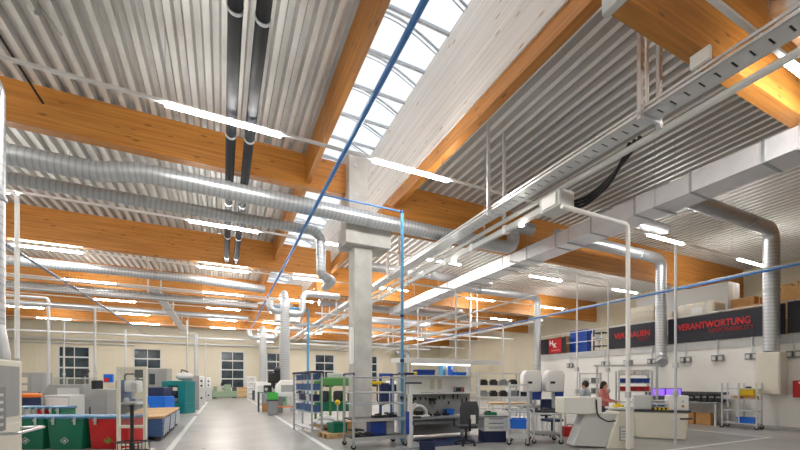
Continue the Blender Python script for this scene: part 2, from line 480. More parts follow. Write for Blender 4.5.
# ================================================================== LIGHT LINES
LY = [-2.6, 2.65, 8.5, 14.3, 19.7, 25.1, 30.2, 35.5, 40.8]
names = ['light line behind the camera', 'light line nearest the camera, crossing the top right corner', 'light line passing in front of the concrete column capital',
         'light line just behind the concrete column', 'third light line down the hall past the column', 'light line, fourth down the hall past the column',
         'light line, fifth down the hall past the column', 'light line, sixth down the hall past the column', 'farthest light line near the end wall']
starts = [-13.8, -7.4, -1.0, 3.3, 7.65, 14.0, 20.3]
for k, y in enumerate(LY):
    r = T('light_line', 'suspended white LED ' + names[k], 'ceiling light', (0, y, 6.5 if k == 1 else 7.0), 0, 'suspended LED light lines')
    ends = [(-17.5, 9.3), (12.6, 22.9)] if k > 1 else [(5.35, 9.9)] if k == 1 else [(-12, 2.0)]
    tr = MB()
    for a, b in ends: tr.bx(a, b, -.03, .03, 0.0, .055)
    tr.b('trunk', 'white_paint', r)
    for sx in starts:
        if any(a - .3 <= sx and sx + 2.1 <= b + 1.5 for a, b in ends) and not (k == 1 and sx != 7.65):
            if k == 2 and sx == 7.65: continue
            MB().bx(sx, sx + 2.15, -.04, .04, -.045, 0.0).b('lamp', 'lamp', r)
    hg = MB()
    for a, b in ends:
        xx = a + (1.85 if k == 1 else 1.0)
        while xx < b and not (k == 1 and xx > 9):
            hg.cyl((xx, 0, .055), (xx, 0, (ZL if xx < 2.2 else 9.9 if xx < 5.2 else ZR) - (6.5 if k == 1 else 7.0)), .006, 5); xx += 3.1
    hg.b('hanger_wire', 'galv_dull', r)

# ================================================================== DUCTS
def duct(label, pts, r, fr=.5, rings=3.0, name='spiral_duct', group=None, n=20, box=None):
    root = T(name, label, 'duct', (0, 0, 0), 0, group)
    path = fillet(pts, fr)
    MB().tube(path, r, n).b('duct_run', 'spiral_duct', root, smooth=50)
    m = MB(); acc = 0; nxt = rings / 2
    for a, b in zip(pts[:-1], pts[1:]):
        a, b = Vector(a), Vector(b); L = (b - a).length; d = (b - a) / L
        k = max(1, int(L / rings))
        for i in range(k):
            p = a + d * (L * (i + .5) / k)
            m.tube([p - d * .03, p + d * .03], r + .018, n)
    m.b('pipe_clamp', 'galv_dull', root)
    return root
duct('large silver spiral duct with a kink crossing left of the column', [(-16, 10.75, 6.5), (-2.6, 10.75, 6.44), (-1.75, 10.75, 6.62), (9.7, 10.75, 6.55), (9.7, 10.75, 7.4), (10.6, 10.75, 7.4)], .22, .35)
duct('thinner spiral duct below the large one, bending down at the column', [(-16, 11.95, 6.43), (2.85, 11.95, 6.43), (2.85, 11.95, 5.0), (3.3, 12.2, 5.0), (3.3, 13.2, 5.0)], .15, .35)
duct('silver spiral duct behind the third light line of the left bay', [(-17, 20.6, 6.6), (-1.2, 20.6, 6.6), (2.0, 20.6, 6.45)], .2)
duct('slim silver duct crossing the left bay deep in the hall', [(-17, 24.2, 6.25), (1.95, 24.2, 6.25)], .16)
duct('silver duct of the left bay in front of the fourth beam', [(-17, 32.5, 6.8), (1.9, 32.5, 6.8)], .18)
# aisle exhaust risers
def riser(label, x, y, zb, r, ztop, arms):
    root = T('exhaust_riser', label, 'duct', (x, y, 0), 0, 'exhaust risers beside the aisle')
    MB().tube([(0, 0, zb), (0, 0, ztop)], r, 20).b('duct_run', 'spiral_duct', root, smooth=50)
    for ar in arms:
        MB().tube(fillet([Vector(p) for p in ar], .35), r * .75, 16).b('branch', 'spiral_duct', root, smooth=50)
    MB().tube([(0, 0, ztop - .05), (0, 0, ztop + .3)], r * 1.08, 20).b('collar', 'galv', root)
    return root
x, y = spot(285, 19.5)
riser('large vertical spiral duct nearest the aisle, rising from a white machine', x, y, 1.75, .23, 5.6,
      [[(0, 0, 5.5), (0, 0, 6.3), (0, .9, 6.3)], [(.2, 0, 5.2), (.9, 0, 5.2), (.9, 0, 6.35), (1.9, 0, 6.35), (2.9, 0, 6.35)], [(-.2, 0, 5.3), (-.75, 0, 5.3), (-.75, 0, 5.9)]])
x, y = spot(263, 30)
riser('vertical spiral duct deeper beside the aisle with curved branches on top', x, y, 1.7, .26, 5.3,
      [[(.2, 0, 5.2), (1.0, 0, 5.2), (1.0, 0, 6.1), (3, 0, 6.1)], [(-.2, 0, 5.2), (-1.0, 0, 5.2), (-1.0, 0, 5.8)], [(0, 0, 5.3), (0, 0, 6.0), (0, 2.5, 6.0)]])
# wall ducts on the right
W = 17.12
d1 = duct('silver duct on the gallery wall dropping into the cream box', [(10.9, 6.25, 6.9), (W, 6.25, 6.9), (W, 6.25, 2.68)], .22, .42, 2.6, group='ducts dropping down the gallery wall')
bxo = MB().bx(W - .2, XM - .01, 5.95, 6.6, 1.2, 2.66).b('filter_box', 'cream', d1, bevel=.02)
MB().bx(W - .215, W - .2, 6.0, 6.55, 1.25, 2.6).b('cover', 'cream', bxo)
duct('silver duct on the gallery wall between the two red-lettered banners, ending in an elbow', [(10.9, 9.86, 6.95), (W, 9.86, 6.95), (W, 9.86, 2.75), (W - .35, 9.6, 2.45)], .21, .4, 2.6, group='ducts dropping down the gallery wall')
duct('silver duct by the small dark sign at the gallery end', [(11.3, 16.8, 6.7), (W - .1, 16.8, 6.7), (W - .1, 16.8, 1.3)], .2, .4, 2.6, group='ducts dropping down the gallery wall')
duct('silver duct at the top right corner turning above the cable tray', [(7.9, 2.6, 8.1), (7.9, 2.6, 7.45), (12, 2.6, 7.45)], .32, .4, 2.0)
duct('vertical duct stub behind the rectangular duct with an elbow to the right', [(11.9, 8.8, 6.6), (11.9, 8.8, 7.55), (15.5, 8.8, 7.55)], .2, .35, 2.0)
duct('silver spiral duct crossing the right bay behind the rectangular duct end', [(5.6, 16.2, 6.95), (13, 16.2, 6.95)], .2, .3, 2)
duct('silver spiral duct in the right bay, third beam back', [(5.6, 24.0, 6.75), (17, 24.0, 6.75)], .2, .3, 3)
duct('silver spiral duct in the right bay, fourth beam back', [(5.6, 33.3, 6.7), (20, 33.3, 6.7)], .2, .3, 3)
duct('beige wall duct running down the far right corner', [(20.5, 44.6, 5.6), (22.3, 44.6, 5.6), (22.3, 44.6, 1.2)], .3, .5, 3)
# rectangular duct
rd = T('rectangular_duct', 'long rectangular silver sheet duct through the right bay', 'duct')
MB().bx(10.2, 11.0, -4, 23.3, 6.2, 6.65).b('duct_run', 'duct_sheet', rd)
m = MB()
y = -2.9
while y < 23.3:
    m.bx(10.18, 11.02, y - .025, y + .025, 6.18, 6.67); y += 1.35
m.b('flange', 'galv_dull', rd)
m = MB(); y = 3.3
while y < 23:
    for xx in (10.16, 11.04): m.cyl((xx, y, 6.16), (xx, y, ZR), .008, 5)
    m.bx(10.1, 11.1, y - .02, y + .02, 6.13, 6.17); y += 2.7
m.b('hanger', 'galv_dull', rd)
rd2 = T('rectangular_duct', 'short rectangular sheet duct leaving the far end of the long one', 'duct')
MB().bx(9.6, 15.0, 26.0, 26.7, 6.1, 6.5).b('duct_run', 'duct_sheet', rd2, bevel=.01)

# ================================================================== PIPES
tag(MB().tube([(2.2, -2, 6.2), (2.2, 34, 6.2)], .045, 12).b('air_main', 'blue_pipe'), 'long blue compressed air pipe running under the rooflight', 'pipe')
dp = T('air_drop_pipe', 'light blue drop pipe standing beside the grey shelf trolley', 'pipe', (0, 0, 0))
MB().tube(fillet([(2.2, 9.11, 6.2), (4.37, 9.11, 6.2)], .1), .02, 8).b('branch_pipe', 'blue_pipe', dp)
MB().tube([(4.37, 9.11, 6.24), (4.37, 9.11, .02)], .042, 12).b('riser_pipe', 'light_blue', dp)
m = MB()
for z in (6.2, 3.4, 2.2, 1.2): m.cyl((4.37, 9.11, z - .04), (4.37, 9.11, z + .04), .055, 12)
m.b('coupling', 'navy', dp)
for xx, lab in ((.18, 'left of the pair of thick black insulated pipes under the left roof'), (.57, 'right of the pair of thick black insulated pipes under the left roof')):
    r = T('insulated_pipe', lab, 'pipe', (xx, 0, 7.28), 0, 'black insulated pipes')
    MB().tube([(0, -4, 0), (0, 19.2, 0)], .11, 18).b('pipe_run', 'insul_black', r)
    m = MB()
    for y in (3, 6.2, 9.4, 13, 16.0, 18.6):
        m.tube([(0, y - .03, 0), (0, y + .03, 0)], .122, 18); m.cyl((0, y, .1), (0, y, ZL - 7.28 - .005), .008, 6)
    m.b('pipe_clamp', 'galv', r)
tag(MB().tube([(-3.72, -2, 8.02), (-3.72, 11.3, 8.02)], .025, 8).b('conduit', 'black'), 'thin black conduit under the left roof deck at the photo edge', 'pipe')
r = T('gallery_pipe', 'blue pipe running along above the gallery banners', 'pipe')
MB().tube([(16.66, -4, 5.4), (16.66, 30, 5.4)], .035, 10).b('pipe_run', 'blue_pipe', r)
MB().tube([(16.79, -4, 5.5), (16.79, 17, 5.5)], .03, 10).b('pipe_run', 'galv', r, label='silver companion pipe')
def drop(label, u, d, ztop, r=.03, m='steel_paint', arm=None, zb=.02, name='air_drop_pipe'):
    x, y = spot(u, d)
    root = T(name, label, 'pipe', (x, y, 0), 0, 'thin vertical drop pipes')
    pts = [(0, 0, zb), (0, 0, ztop)]
    if arm: pts.append((arm[0], arm[1], ztop))
    MB().tube(fillet(pts, .12, 4), r, 10).b('pipe_run', m, root)
    mm = MB()
    for z in (1.25, 2.0): mm.bx(-.05, .05, -.05, .05, z, z + .14)
    mm.b('valve', 'galv', root)
    return root
drop('white drop pipe with elbow at the far left behind the cream machine', 17, 8.4, 5.85, .045, 'white_paint', (-3, 0))
drop('grey drop pipe behind the blue-lidded bins at far left', 48.5, 16, 5.2, .06, 'steel_paint', (-6, 0))
drop('thin drop pipe between the left far wall and grey machine', 64, 20, 4.9, .045, 'steel_paint')
drop('grey drop pipe right of the grey turning machine', 95, 16, 4.8, .045, 'steel_paint', (-5, 0))
drop('thin grey drop pipe behind the white-framed screen', 125.5, 26, 5.3, .06, 'steel_paint')
drop('thin pipe standing left of the teal machine', 187, 24, 5.6, .05, 'steel_paint')
drop('grey drop pipe behind the teal machine, left of two', 196, 30, 5.6, .13, 'steel_paint')
drop('grey drop pipe behind the teal machine, right of two', 205.5, 33, 5.2, .06, 'steel_paint')
drop('blue drop pipe in the background between riser duct and bin rack', 308, 20.5, 5.6, .07, 'light_blue', (-2, 0))
drop('thin white drop pipe behind the concrete column, beside the workstation canopy', 418, 20, 5.6, .035, 'steel_paint', (3, 0))
drop('thin white pipe rising behind the workstation canopy', 456, 15.5, 5.45, .035, 'steel_paint', (-2, 0))
drop('thin pipe behind the workstation, just right of its canopy middle', 470, 19, 5.8, .035, 'steel_paint')
drop('thin white drop pipe left of the white dispensers', 503, 22, 5.0, .05, 'steel_paint', (-3, 0))
drop('thin white drop pipe crossing the blue crates of the gallery', 577, 13, 5.4, .028, 'white_paint', (-3, 0))
drop('thin white drop pipe at the left edge of the shorter banner', 608, 13.5, 5.3, .028, 'white_paint', (-2.5, 0))
drop('thick white drop pipe standing beside the cream slanted machine', 628, 9.02, 5.4, .05, 'white_paint', (-2.2, 0))
drop('thin grey drop pipe in front of the cream tank machine', 675.5, 9.95, 5.25, .03, 'steel_paint', zb=.0)
def xpipe(label, x0, x1, y, z, r, m='steel_paint'):
    tag(MB().tube([(x0, y, z), (x1, y, z)], r, 10).b('ceiling_pipe', m), label, 'pipe', 'horizontal pipes under the roof')
xpipe('thin white pipe crossing the left bay deep under the third light line', -16, 1.8, 22.6, 5.9, .03, 'white_paint')
xpipe('grey pipe crossing the left bay behind the grey drop pipes', -17, 2.2, 17.5, 5.3, .04)
xpipe('grey pipe high along the end wall above the windows', -18.5, 16, 45.6, 5.75, .09)
xpipe('second grey pipe along the end wall just below the windows top', -18.5, -8, 45.7, 5.4, .06)
xpipe('grey pipe across the left bay near the last beams', -18, 2, 38, 5.6, .08)
xpipe('grey pipe across the right bay near the last beams', 5, 22, 38.4, 5.5, .09)
xpipe('grey pipe across the right bay behind the workstation canopy', 4.8, 16, 21.5, 5.6, .05)
xpipe('pale pipe across the right bay above the fourth light line', 4.8, 20, 28.8, 6.0, .08)
tag(MB().tube([(-6.2, 14, 6.0), (-6.2, 40, 6.0)], .05, 10).b('air_main', 'slate_pipe'), 'blue-grey pipe running down the left bay at the photo edge', 'pipe')
tag(MB().tube([(14.2, 14, 6.0), (14.2, 40, 6.0)], .05, 10).b('air_main', 'steel_paint'), 'grey pipe running down the right bay behind the duct', 'pipe')

for yy, z, m_, lab in ((23.2, 6.35, 'steel_paint', 'second grey pipe across the right bay, just before the third light line there'), (26.6, 5.6, 'white_paint', 'white pipe low across the right bay behind the fourth light line'),
                   (31.5, 5.9, 'galv', 'zinc pipe across the right bay behind the fifth light line'), (34.2, 5.4, 'steel_paint', 'grey pipe low across the right bay before the sixth light line'), (41.8, 5.9, 'galv', 'zinc pipe across the right bay right before the end wall')):
    xpipe(lab, 7.2, 24, yy, z, .07, m_)
for xx, z, lab in ((12.4, 5.7, 'grey duct strip running back through the right bay, nearer the duct'), (18.6, 5.6, 'grey duct strip running back through the right bay, beyond the gallery end')):
    r = T('service_channel', lab, 'channel')
    MB().bx(xx - .12, xx + .12, 18.0, 44, z, z + .12).b('channel', 'zinc', r)
    for y in (19, 25, 32, 39, 43):
        MB().cyl((xx, y, z + .12), (xx, y, ZR), .012, 6).b('hanger', 'galv', r)
# ---- cable trays
def rail_holes(m, x, y0, y1, z, h):    # perforated side rail
    m.bx(x - .01, x + .01, y0, y1, z, z + h)
def tray(label, x0, x1, y0, y1, z, ys, ztop):
    root = T('cable_tray', label, 'cable tray')
    for xx in (x0, x1):
        MB().bx(xx - .012, xx + .012, y0, y1, z, z + .045).b('side_rail', 'zinc', root)
        MB().bx(xx - .012, xx + .012, y0, y1, z + .08, z + .125).b('side_rail', 'zinc', root)
    m = MB(); y = y0
    while y < y1 - .2:                              # slotted bottom sheet: cross webs between two runs
        m.bx(x0 + .1, x1 - .1, y, y + .17, z, z + .012); y += .2
    m.bx(x0, x0 + .11, y0, y1, z, z + .012).bx(x1 - .11, x1, y0, y1, z, z + .012)
    m.b('slotted_sheet', 'zinc', root, one=True)
    for k, f in enumerate((.2, .4, .6, .8)):
        xx = x0 + (x1 - x0) * f
        MB().tube([(xx, y0, z + .045), (xx, y1, z + .045)], .026, 8).b('cable', 'dark_grey', root)
    for y in ys:
        for xx in (x0 - .06, x1 + .06):
            h = MB(); zz = z - .12
            h.bx(xx - .04, xx - .014, y - .03, y + .03, z - .12, ztop).bx(xx + .014, xx + .04, y - .03, y + .03, z - .12, ztop)
            while zz < ztop - .06: h.bx(xx - .014, xx + .014, y - .03, y + .03, zz, zz + .045); zz += .07
            h.b('strut', 'zinc', root, one=True)
        MB().bx(x0 - .12, x1 + .12, y - .025, y + .025, z - .055, z - .003).b('bracket', 'galv', root)
    return root
ct = tray('long galvanised cable tray with black cables running past the column', 6.35, 6.75, .6, 40, 6.1, [3.95, 7.9, 14.5, 22.4, 26.0, 33], ZR)
MB().cyl((6.47, 3.95, 6.24), (6.47, 3.95, ZR), .03, 10).b('riser_conduit', 'white_paint', ct)
MB().tube([(6.93, .6, 6.0), (6.93, 40, 6.0)], .06, 12).b('conduit', 'white_paint', ct)
MB().bx(6.26, 6.32, 2.95, 3.2, 6.23, 6.42).b('junction_box', 'white_paint', ct)
bb = T('busbar_trunking', 'white busbar trunking with a tap-off box below the cable tray', 'trunking')
MB().bx(6.9, 7.02, 6.5, 36, 5.68, 5.83).b('trunk', 'machine_light', bb, bevel=.01)
m = MB(); y = 8.0
while y < 36: m.bx(6.88, 7.04, y - .06, y + .06, 5.65, 5.86); y += 1.5
m.b('coupling', 'white_paint', bb)
tb = MB().bx(6.75, 7.2, 6.0, 6.6, 5.55, 5.93).b('tap_off_box', 'machine_light', bb, bevel=.015)
MB().bx(6.72, 6.75, 6.1, 6.5, 5.6, 5.88).b('cover', 'white_paint', tb)
m = MB()
for yy in (7.3, 10.4): m.cyl((6.86, yy, 5.65), (6.86, yy, 5.58), .07, 12)
m.b('spot_lamp', 'spot_lamp', bb)
for k in range(3):
    pts = [(7.2, 6.2 + .12 * k, 5.66 + .08 * k), (7.5, 6.0, 5.68 + .08 * k), (7.45, 5.4, 5.8 + .07 * k), (7.2, 4.9 - .08 * k, 6.0 + .03 * k), (7.0, 4.6 - .1 * k, 6.16)]
    P = [Vector(p) for p in pts]; path = []
    for i in range(len(P) - 1):
        for t in range(6):
            s = t / 6; a = P[max(i - 1, 0)]; b = P[i]; c_ = P[i + 1]; d = P[min(i + 2, len(P) - 1)]
            path.append(.5 * ((2 * b) + (c_ - a) * s + (2 * a - 5 * b + 4 * c_ - d) * s * s + (3 * b - a - 3 * c_ + d) * s ** 3))
    path.append(P[-1])
    MB().tube(path, .035, 10).b('supply_cable', 'black', bb)
m = MB()
for y in (9, 14, 20, 28): m.cyl((7.012, y, 5.83), (7.012, y, ZR), .01, 6)
m.b('hanger', 'galv', bb)
tray('short cable tray hanging in the left bay on twin struts', -3.45, -3.0, 23.2, 42, 6.45, [23.45, 29, 35, 41], ZL)
tray('cable tray running back through the right bay behind the duct', 15.3, 15.7, 20, 44, 5.5, [21, 28, 35, 42], ZR)

# ---- small roof hangers on the left
for u, v, lab in ((32, 48, 'small steel hanger clip on the roof deck at upper left'),):
    x, y = -3.0, 8.9
    m = MB().cyl((x, y, 8.47), (x, y, 8.25), .012, 6).bx(x - .05, x + .05, y - .02, y + .02, 8.22, 8.27).tube([(x, y, 8.45), (x + .25, y + .3, 8.2)], .012, 6)
    tag(m.b('roof_hanger', 'galv_dull'), lab, 'hanger')

mat('dim_lamp', (0.9, 0.9, 0.88), 0.4, emit=(1.0, 0.96, 0.9), estr=3.5)
# ================================================================== FLOOR ITEMS
CAMROT = -TH
def along(u0, d0, u1, d1):
    a, b = spot(u0, d0), spot(u1, d1)
    return a, math.atan2(b[1] - a[1], b[0] - a[0]), math.hypot(b[0] - a[0], b[1] - a[1])
def loc(p, rz, x, y, z=0.0):
    return (p[0] + x * math.cos(rz) - y * math.sin(rz), p[1] + x * math.sin(rz) + y * math.cos(rz), z)
def caster(root, x, y, r=.06):
    c = MB().bx(x - .03, x + .03, y - .02, y + .02, r * .9, r * 2 + .05).b('caster', 'galv_dull', root)
    MB().cyl((x, y - .018, r), (x, y + .018, r), r, 14).b('wheel', 'rubber', c)

def shelf_trolley(label, u0, d0, u1, d1, depth, H, shelves, rails=(), m='steel_paint', group='shelf trolleys', caps=None, sm=None, name='shelf_trolley', casters=True, pr=.02, mid=False):
    p, rz, L = along(u0, d0, u1, d1)
    r = T(name, label, 'trolley', (p[0], p[1], 0), rz, group)
    z0 = .17 if casters else 0
    xs = [(0, 0), (L, 0), (L, depth), (0, depth)] + ([(L / 2, 0), (L / 2, depth)] if mid else [])
    for x, y in xs: MB().bx(x - pr, x + pr, y - pr, y + pr, z0, H).b('post', m, r)
    for z, sm_ in shelves:
        MB().bx(-.01, L + .01, -.01, depth + .01, z - .035, z).b('shelf', sm_, r, bevel=.006)
    for z in rails:
        for y in (0, depth): MB().cyl((0, y, z), (L, y, z), .014, 8).b('rail', m, r)
        for x in (0, L): MB().cyl((x, 0, z), (x, depth, z), .014, 8).b('rail', m, r)
    if casters:
        for x, y in xs[:4]: caster(r, x, y, .062)
    if caps:
        for x in (0, L): MB().tube(fillet([(x, -.04, H), (x, -.04, H + .05), (x, depth + .04, H + .05), (x, depth + .04, H)], .04, 4), .022, 10).b('handle', caps, r)
    return p, rz, L, r

def crate(label, cat, m, l, rz, w, d, h, group=None, name='plastic_crate', lip=True):
    o = T(name, label, cat, l, rz, group)
    t = .02
    b = MB()
    b.bx(-w / 2, w / 2, -d / 2, d / 2, 0, t)
    b.bx(-w / 2, w / 2, -d / 2, -d / 2 + t, t, h).bx(-w / 2, w / 2, d / 2 - t, d / 2, t, h)
    b.bx(-w / 2, -w / 2 + t, -d / 2 + t, d / 2 - t, t, h).bx(w / 2 - t, w / 2, -d / 2 + t, d / 2 - t, t, h)
    b.b('tub', m, o, one=True)
    q = MB(); e = .015
    q.bx(-w / 2 - e, w / 2 + e, -d / 2 - e, -d / 2, h - .05, h).bx(-w / 2 - e, w / 2 + e, d / 2, d / 2 + e, h - .05, h)
    q.bx(-w / 2 - e, -w / 2, -d / 2, d / 2, h - .05, h).bx(w / 2, w / 2 + e, -d / 2, d / 2, h - .05, h)
    q.b('rim', m, o, one=True)
    return o
def carton(label, m, l, rz, w, d, h, group, name='carton', cat='box', tape='paper'):
    o = T(name, label, cat, l, rz, group)
    MB().bx(-w / 2, w / 2, -d / 2, d / 2, 0, h).b('box_body', m, o, bevel=.008)
    MB().bx(-w / 2 - .002, w / 2 + .002, -.03, .03, h * .72, h + .003).b('tape', tape, o)
    return o
def pallet(label, l, rz, w=1.2, d=.8):
    o = T('pallet', label, 'pallet', l, rz, 'wooden pallets')
    for k in range(5):
        x = -w / 2 + w * (k + .5) / 5
        MB().bx(x - w * .085, x + w * .085, -d / 2, d / 2, .12, .144).b('deck_board', 'pallet_wood', o)
    for y in (-d / 2 + .05, 0, d / 2 - .05): MB().bx(-w / 2, w / 2, y - .05, y + .05, 0.0, .12).b('runner', 'pallet_wood', o)
    return o
def table(label, cat, l, rz, w, d, h, top, leg, tt=.04, shelf=None, name='work_table', group=None, lw=.03):
    o = T(name, label, cat, l, rz, group)
    MB().bx(-w / 2, w / 2, -d / 2, d / 2, h - tt, h).b('table_top', top, o, bevel=.006)
    for x in (-w / 2 + .06, w / 2 - .06):
        for y in (-d / 2 + .06, d / 2 - .06): MB().bx(x - lw, x + lw, y - lw, y + lw, 0, h - tt).b('leg', leg, o)
    if shelf: MB().bx(-w / 2 + .08, w / 2 - .08, -d / 2 + .05, d / 2 - .05, shelf - .03, shelf).b('shelf', leg, o)
    return o

# ---- far left cream machine
r = T('enclosed_machine', 'cream machine cabinet with grey side panel at the left photo edge', 'machine', (-2.74, 7.6, 0), 0)
MB().bx(-1.6, 0, -2.4, 0, 0.05, 1.93).b('housing', 'cream', r, bevel=.02)
MB().bx(0, .012, -2.2, -.12, 1.12, 1.84).b('side_panel', 'machine_grey', r)
MB().bx(0, .012, -2.2, -.12, .2, 1.02).b('door', 'cream', r, bevel=.004)
MB().bx(.0, .05, -1.2, -.6, .95, 1.55).b('control_panel', 'mid_grey', r, bevel=.01)
m = MB()
for k in range(5): m.bx(.05, .06, -1.1, -.7, 1.02 + k * .1, 1.06 + k * .1)
m.b('button_row', 'machine_light', r, one=True)
MB().tube(fillet([(0, -.9, .93), (.28, -.9, .93), (.28, -.05, .93), (0, -.05, .93)], .06, 4), .02, 10).b('handrail', 'galv', r)
MB().lathe((-.2, -.35, 1.93), [(.19, 0), (.19, .12), (.14, .45), (.14, .5)], 20).b('exhaust_hood', 'galv', r)
for x in (-1.5, -.1):
    for y in (-2.3, -.1): MB().cyl((x, y, 0), (x, y, .05), .05, 10).b('foot', 'rubber', r)
duct('vertical silver duct rising from the cream machine at the left edge', [(-2.94, 7.25, 2.44), (-2.94, 7.25, 6.0), (-7, 7.25, 6.0)], .14, .3, 2.0)

# ---- big lidded bins, facing the camera
def lidded_bin(label, u, d, colm, w=.86, dep=.66, h=.8, emblem=None, front=True, group='large lidded bins'):
    x, y = spot(u, d + dep / 2)
    r = T('lidded_bin', label, 'bin', (x, y, 0), CAMROT, group)
    MB().box((0, 0, (h - .06) / 2), (w, dep, h - .06), taper=.9).b('body', colm, r, bevel=.03, seg=2)
    MB().bx(-w / 2 - .02, w / 2 + .02, -dep / 2 - .02, dep / 2 + .02, h - .065, h).b('lid', 'lid_blue', r, bevel=.02, seg=2)
    for s in (-1, 1):
        f = MB().bx(s * w * .3 - .03, s * w * .3 + .03, -dep / 2 - .035, -dep / 2 - .015, h - .2, h - .03).b('latch', 'galv', r, bevel=.004)
        MB().bx(s * w * .3 - .045, s * w * .3 + .045, -dep / 2 - .05, -dep / 2 - .03, h - .11, h - .08).b('clasp', 'galv', f)
    if emblem:
        q = .1; yy = -dep / 2 - .004 + .012
        e = MB()
        for a, b in (((-q, 0), (0, q)), ((0, q), (q, 0)), ((q, 0), (0, -q)), ((0, -q), (-q, 0))):
            e.cyl((a[0], yy - .012, a[1] * .75 + .22), (b[0], yy - .012, b[1] * .75 + .22), .007, 6)
        e.bx(-.035, .035, yy - .02, yy - .005, .205, .225).bx(-.005, .03, yy - .02, yy - .005, .19, .245)
        e.b('emblem', emblem, r, one=True)
    return r
lidded_bin('dark green bin with blue lid, next to the cream machine', 38.5, 9.0, 'bin_green', emblem='machine_light')
lidded_bin('dark green bin with blue lid, between the other green bin and the red one', 76.5, 9.0, 'bin_green', emblem='machine_light')
lidded_bin('large red bin with blue lid and green emblem beside the framed screen', 118.5, 9.05, 'red', w=.98, emblem='bright_green')
for u, mm, lab in ((22.3, 'red', 'small red blue-lidded bin behind the front bins, next to the cream machine'), (36, 'machine_light', 'small grey blue-lidded bin behind the nearest green bin'),
                   (49, 'red', 'small red blue-lidded bin between the grey and green small ones'), (63, 'bin_green', 'small green blue-lidded bin at the end of the back row')):
    lidded_bin(lab, u, 10.3, mm, w=.32, dep=.5, h=.95, front=False, group='small bins behind the large ones')
x, y = spot(30, 12)
r = T('drum', 'dark blue drum with orange lid behind the green bins', 'drum', (x, y, 0))
MB().lathe((0, 0, 0), [(.25, 0), (.27, .4), (.26, .42), (.27, .8), (.26, 1.15)], 20).b('drum_body', 'navy', r)
MB().lathe((0, 0, 1.15), [(.29, 0), (.29, .08), (.24, .12)], 20).b('lid', 'orange', r)

# ---- machines of the left bay
x, y = spot(36, 17)
r = T('control_cabinet', 'tall grey double control cabinet with pale panels by the left far wall', 'cabinet', (x, y, 0), CAMROT)
MB().bx(-.52, .52, -.25, .25, 0, 2.08).b('cabinet_body', 'machine_grey', r, bevel=.015)
for s in (-1, 1):
    dd = MB().bx(s * .26 - .24, s * .26 + .24, -.27, -.25, .1, 2.0).b('door', 'machine_grey', r, bevel=.005)
    MB().bx(s * .26 + .17 * s - .015, s * .26 + .17 * s + .015, -.3, -.27, 1.0, 1.2).b('handle', 'black', dd)
for k in range(3): MB().bx(-.42, -.12, -.285, -.27, .9 + k * .35, 1.15 + k * .35).b('panel', 'pale_board', r)
x, y = spot(74, 15)
r = T('turning_machine', 'wide grey turning machine with clear cover behind the bins', 'machine', (x, y, 0), CAMROT)
MB().prism([(-.85, 0), (.85, 0), (.85, 1.0), (.75, 1.55), (-.6, 1.55), (-.85, 1.2)], 'Y', -.45, .45).b('housing', 'machine_grey', r, bevel=.02)
MB().bx(-.25, .6, -.47, -.45, .85, 1.4).b('door', 'machine_light', r, bevel=.01)
MB().bx(-.2, .45, -.49, -.47, 1.1, 1.15).b('handle', 'white_paint', r)
MB().bx(-.55, .7, -.3, .3, 1.55, 1.82).b('clear_cover', 'clear_screen', r)
for xx, yy in ((-.53, -.28), (.68, -.28), (.68, .28), (-.53, .28)): MB().bx(xx - .02, xx + .02, yy - .02, yy + .02, 1.55, 1.84).b('cover_post', 'galv', r)
MB().tube(fillet([(.35, 0, 1.8), (.35, 0, 2.1), (.62, 0, 2.1), (.62, -.2, 1.9)], .08), .035, 10).b('hose', 'black', r)
MB().bx(-.78, -.3, -.5, -.45, .2, .75).b('hatch', 'mid_grey', r, bevel=.005)
x, y = spot(65, 12.6)
r = T('parts_cabinet', 'white box cabinet between the back bins and the turning machine', 'cabinet', (x, y, 0), CAMROT)
MB().bx(-.42, .42, -.3, .3, 0, 1.2).b('cabinet_body', 'machine_light', r, bevel=.015)
MB().bx(-.36, .36, -.315, -.3, .1, 1.1).b('door', 'white_paint', r, bevel=.005)
MB().bx(.26, .3, -.34, -.315, .55, .75).b('handle', 'black', r)
x, y = spot(98, 14.4)
r = T('drill_press', 'slim black and white drill press right of the turning machine', 'machine', (x, y, 0), CAMROT)
MB().bx(-.2, .2, -.2, .2, 0, .7).b('base', 'dark_grey', r, bevel=.02)
MB().cyl((0, .05, .7), (0, .05, 1.35), .09, 14).b('column', 'white_paint', r)
MB().bx(-.1, .1, -.22, .15, 1.3, 1.7).b('head', 'black', r, bevel=.03)
MB().cyl((0, -.12, 1.05), (0, -.12, 1.3), .025, 10).b('spindle', 'galv', r)
MB().bx(-.14, .14, -.25, .05, .9, .94).b('work_plate', 'machine_grey', r)
x, y = spot(105.5, 13.6)
r = T('machine_cabinet', 'low grey machine cabinet with a small red and blue display above', 'cabinet', (x, y, 0), CAMROT)
MB().bx(-.3, .3, -.3, .3, 0, 1.38).b('cabinet_body', 'machine_grey', r, bevel=.02)
MB().bx(-.24, .24, -.315, -.3, .2, 1.2).b('door', 'machine_grey', r, bevel=.006)
MB().cyl((.1, 0, 1.38), (.1, 0, 1.7), .02, 8).b('display_arm', 'galv', r)
dsp = MB().bx(-.05, .28, -.04, .04, 1.62, 1.92).b('display', 'bright_blue', r, bevel=.01)
MB().bx(-.02, .16, -.05, -.04, 1.65, 1.78).b('display_field', 'red', dsp)
x, y = spot(130, 14.6)
r = T('milling_machine', 'blue-grey milling machine with white head seen through the framed screen', 'machine', (x, y, 0), CAMROT)
MB().bx(-.45, .5, -.35, .4, 0, .75).b('base', 'mid_grey', r, bevel=.03)
MB().bx(-.42, -.05, -.2, .4, .75, 1.72).b('column', 'crate_blue', r, bevel=.03)
MB().bx(-.05, .45, -.25, .1, 1.25, 1.7).b('head', 'white_paint', r, bevel=.05, seg=2)
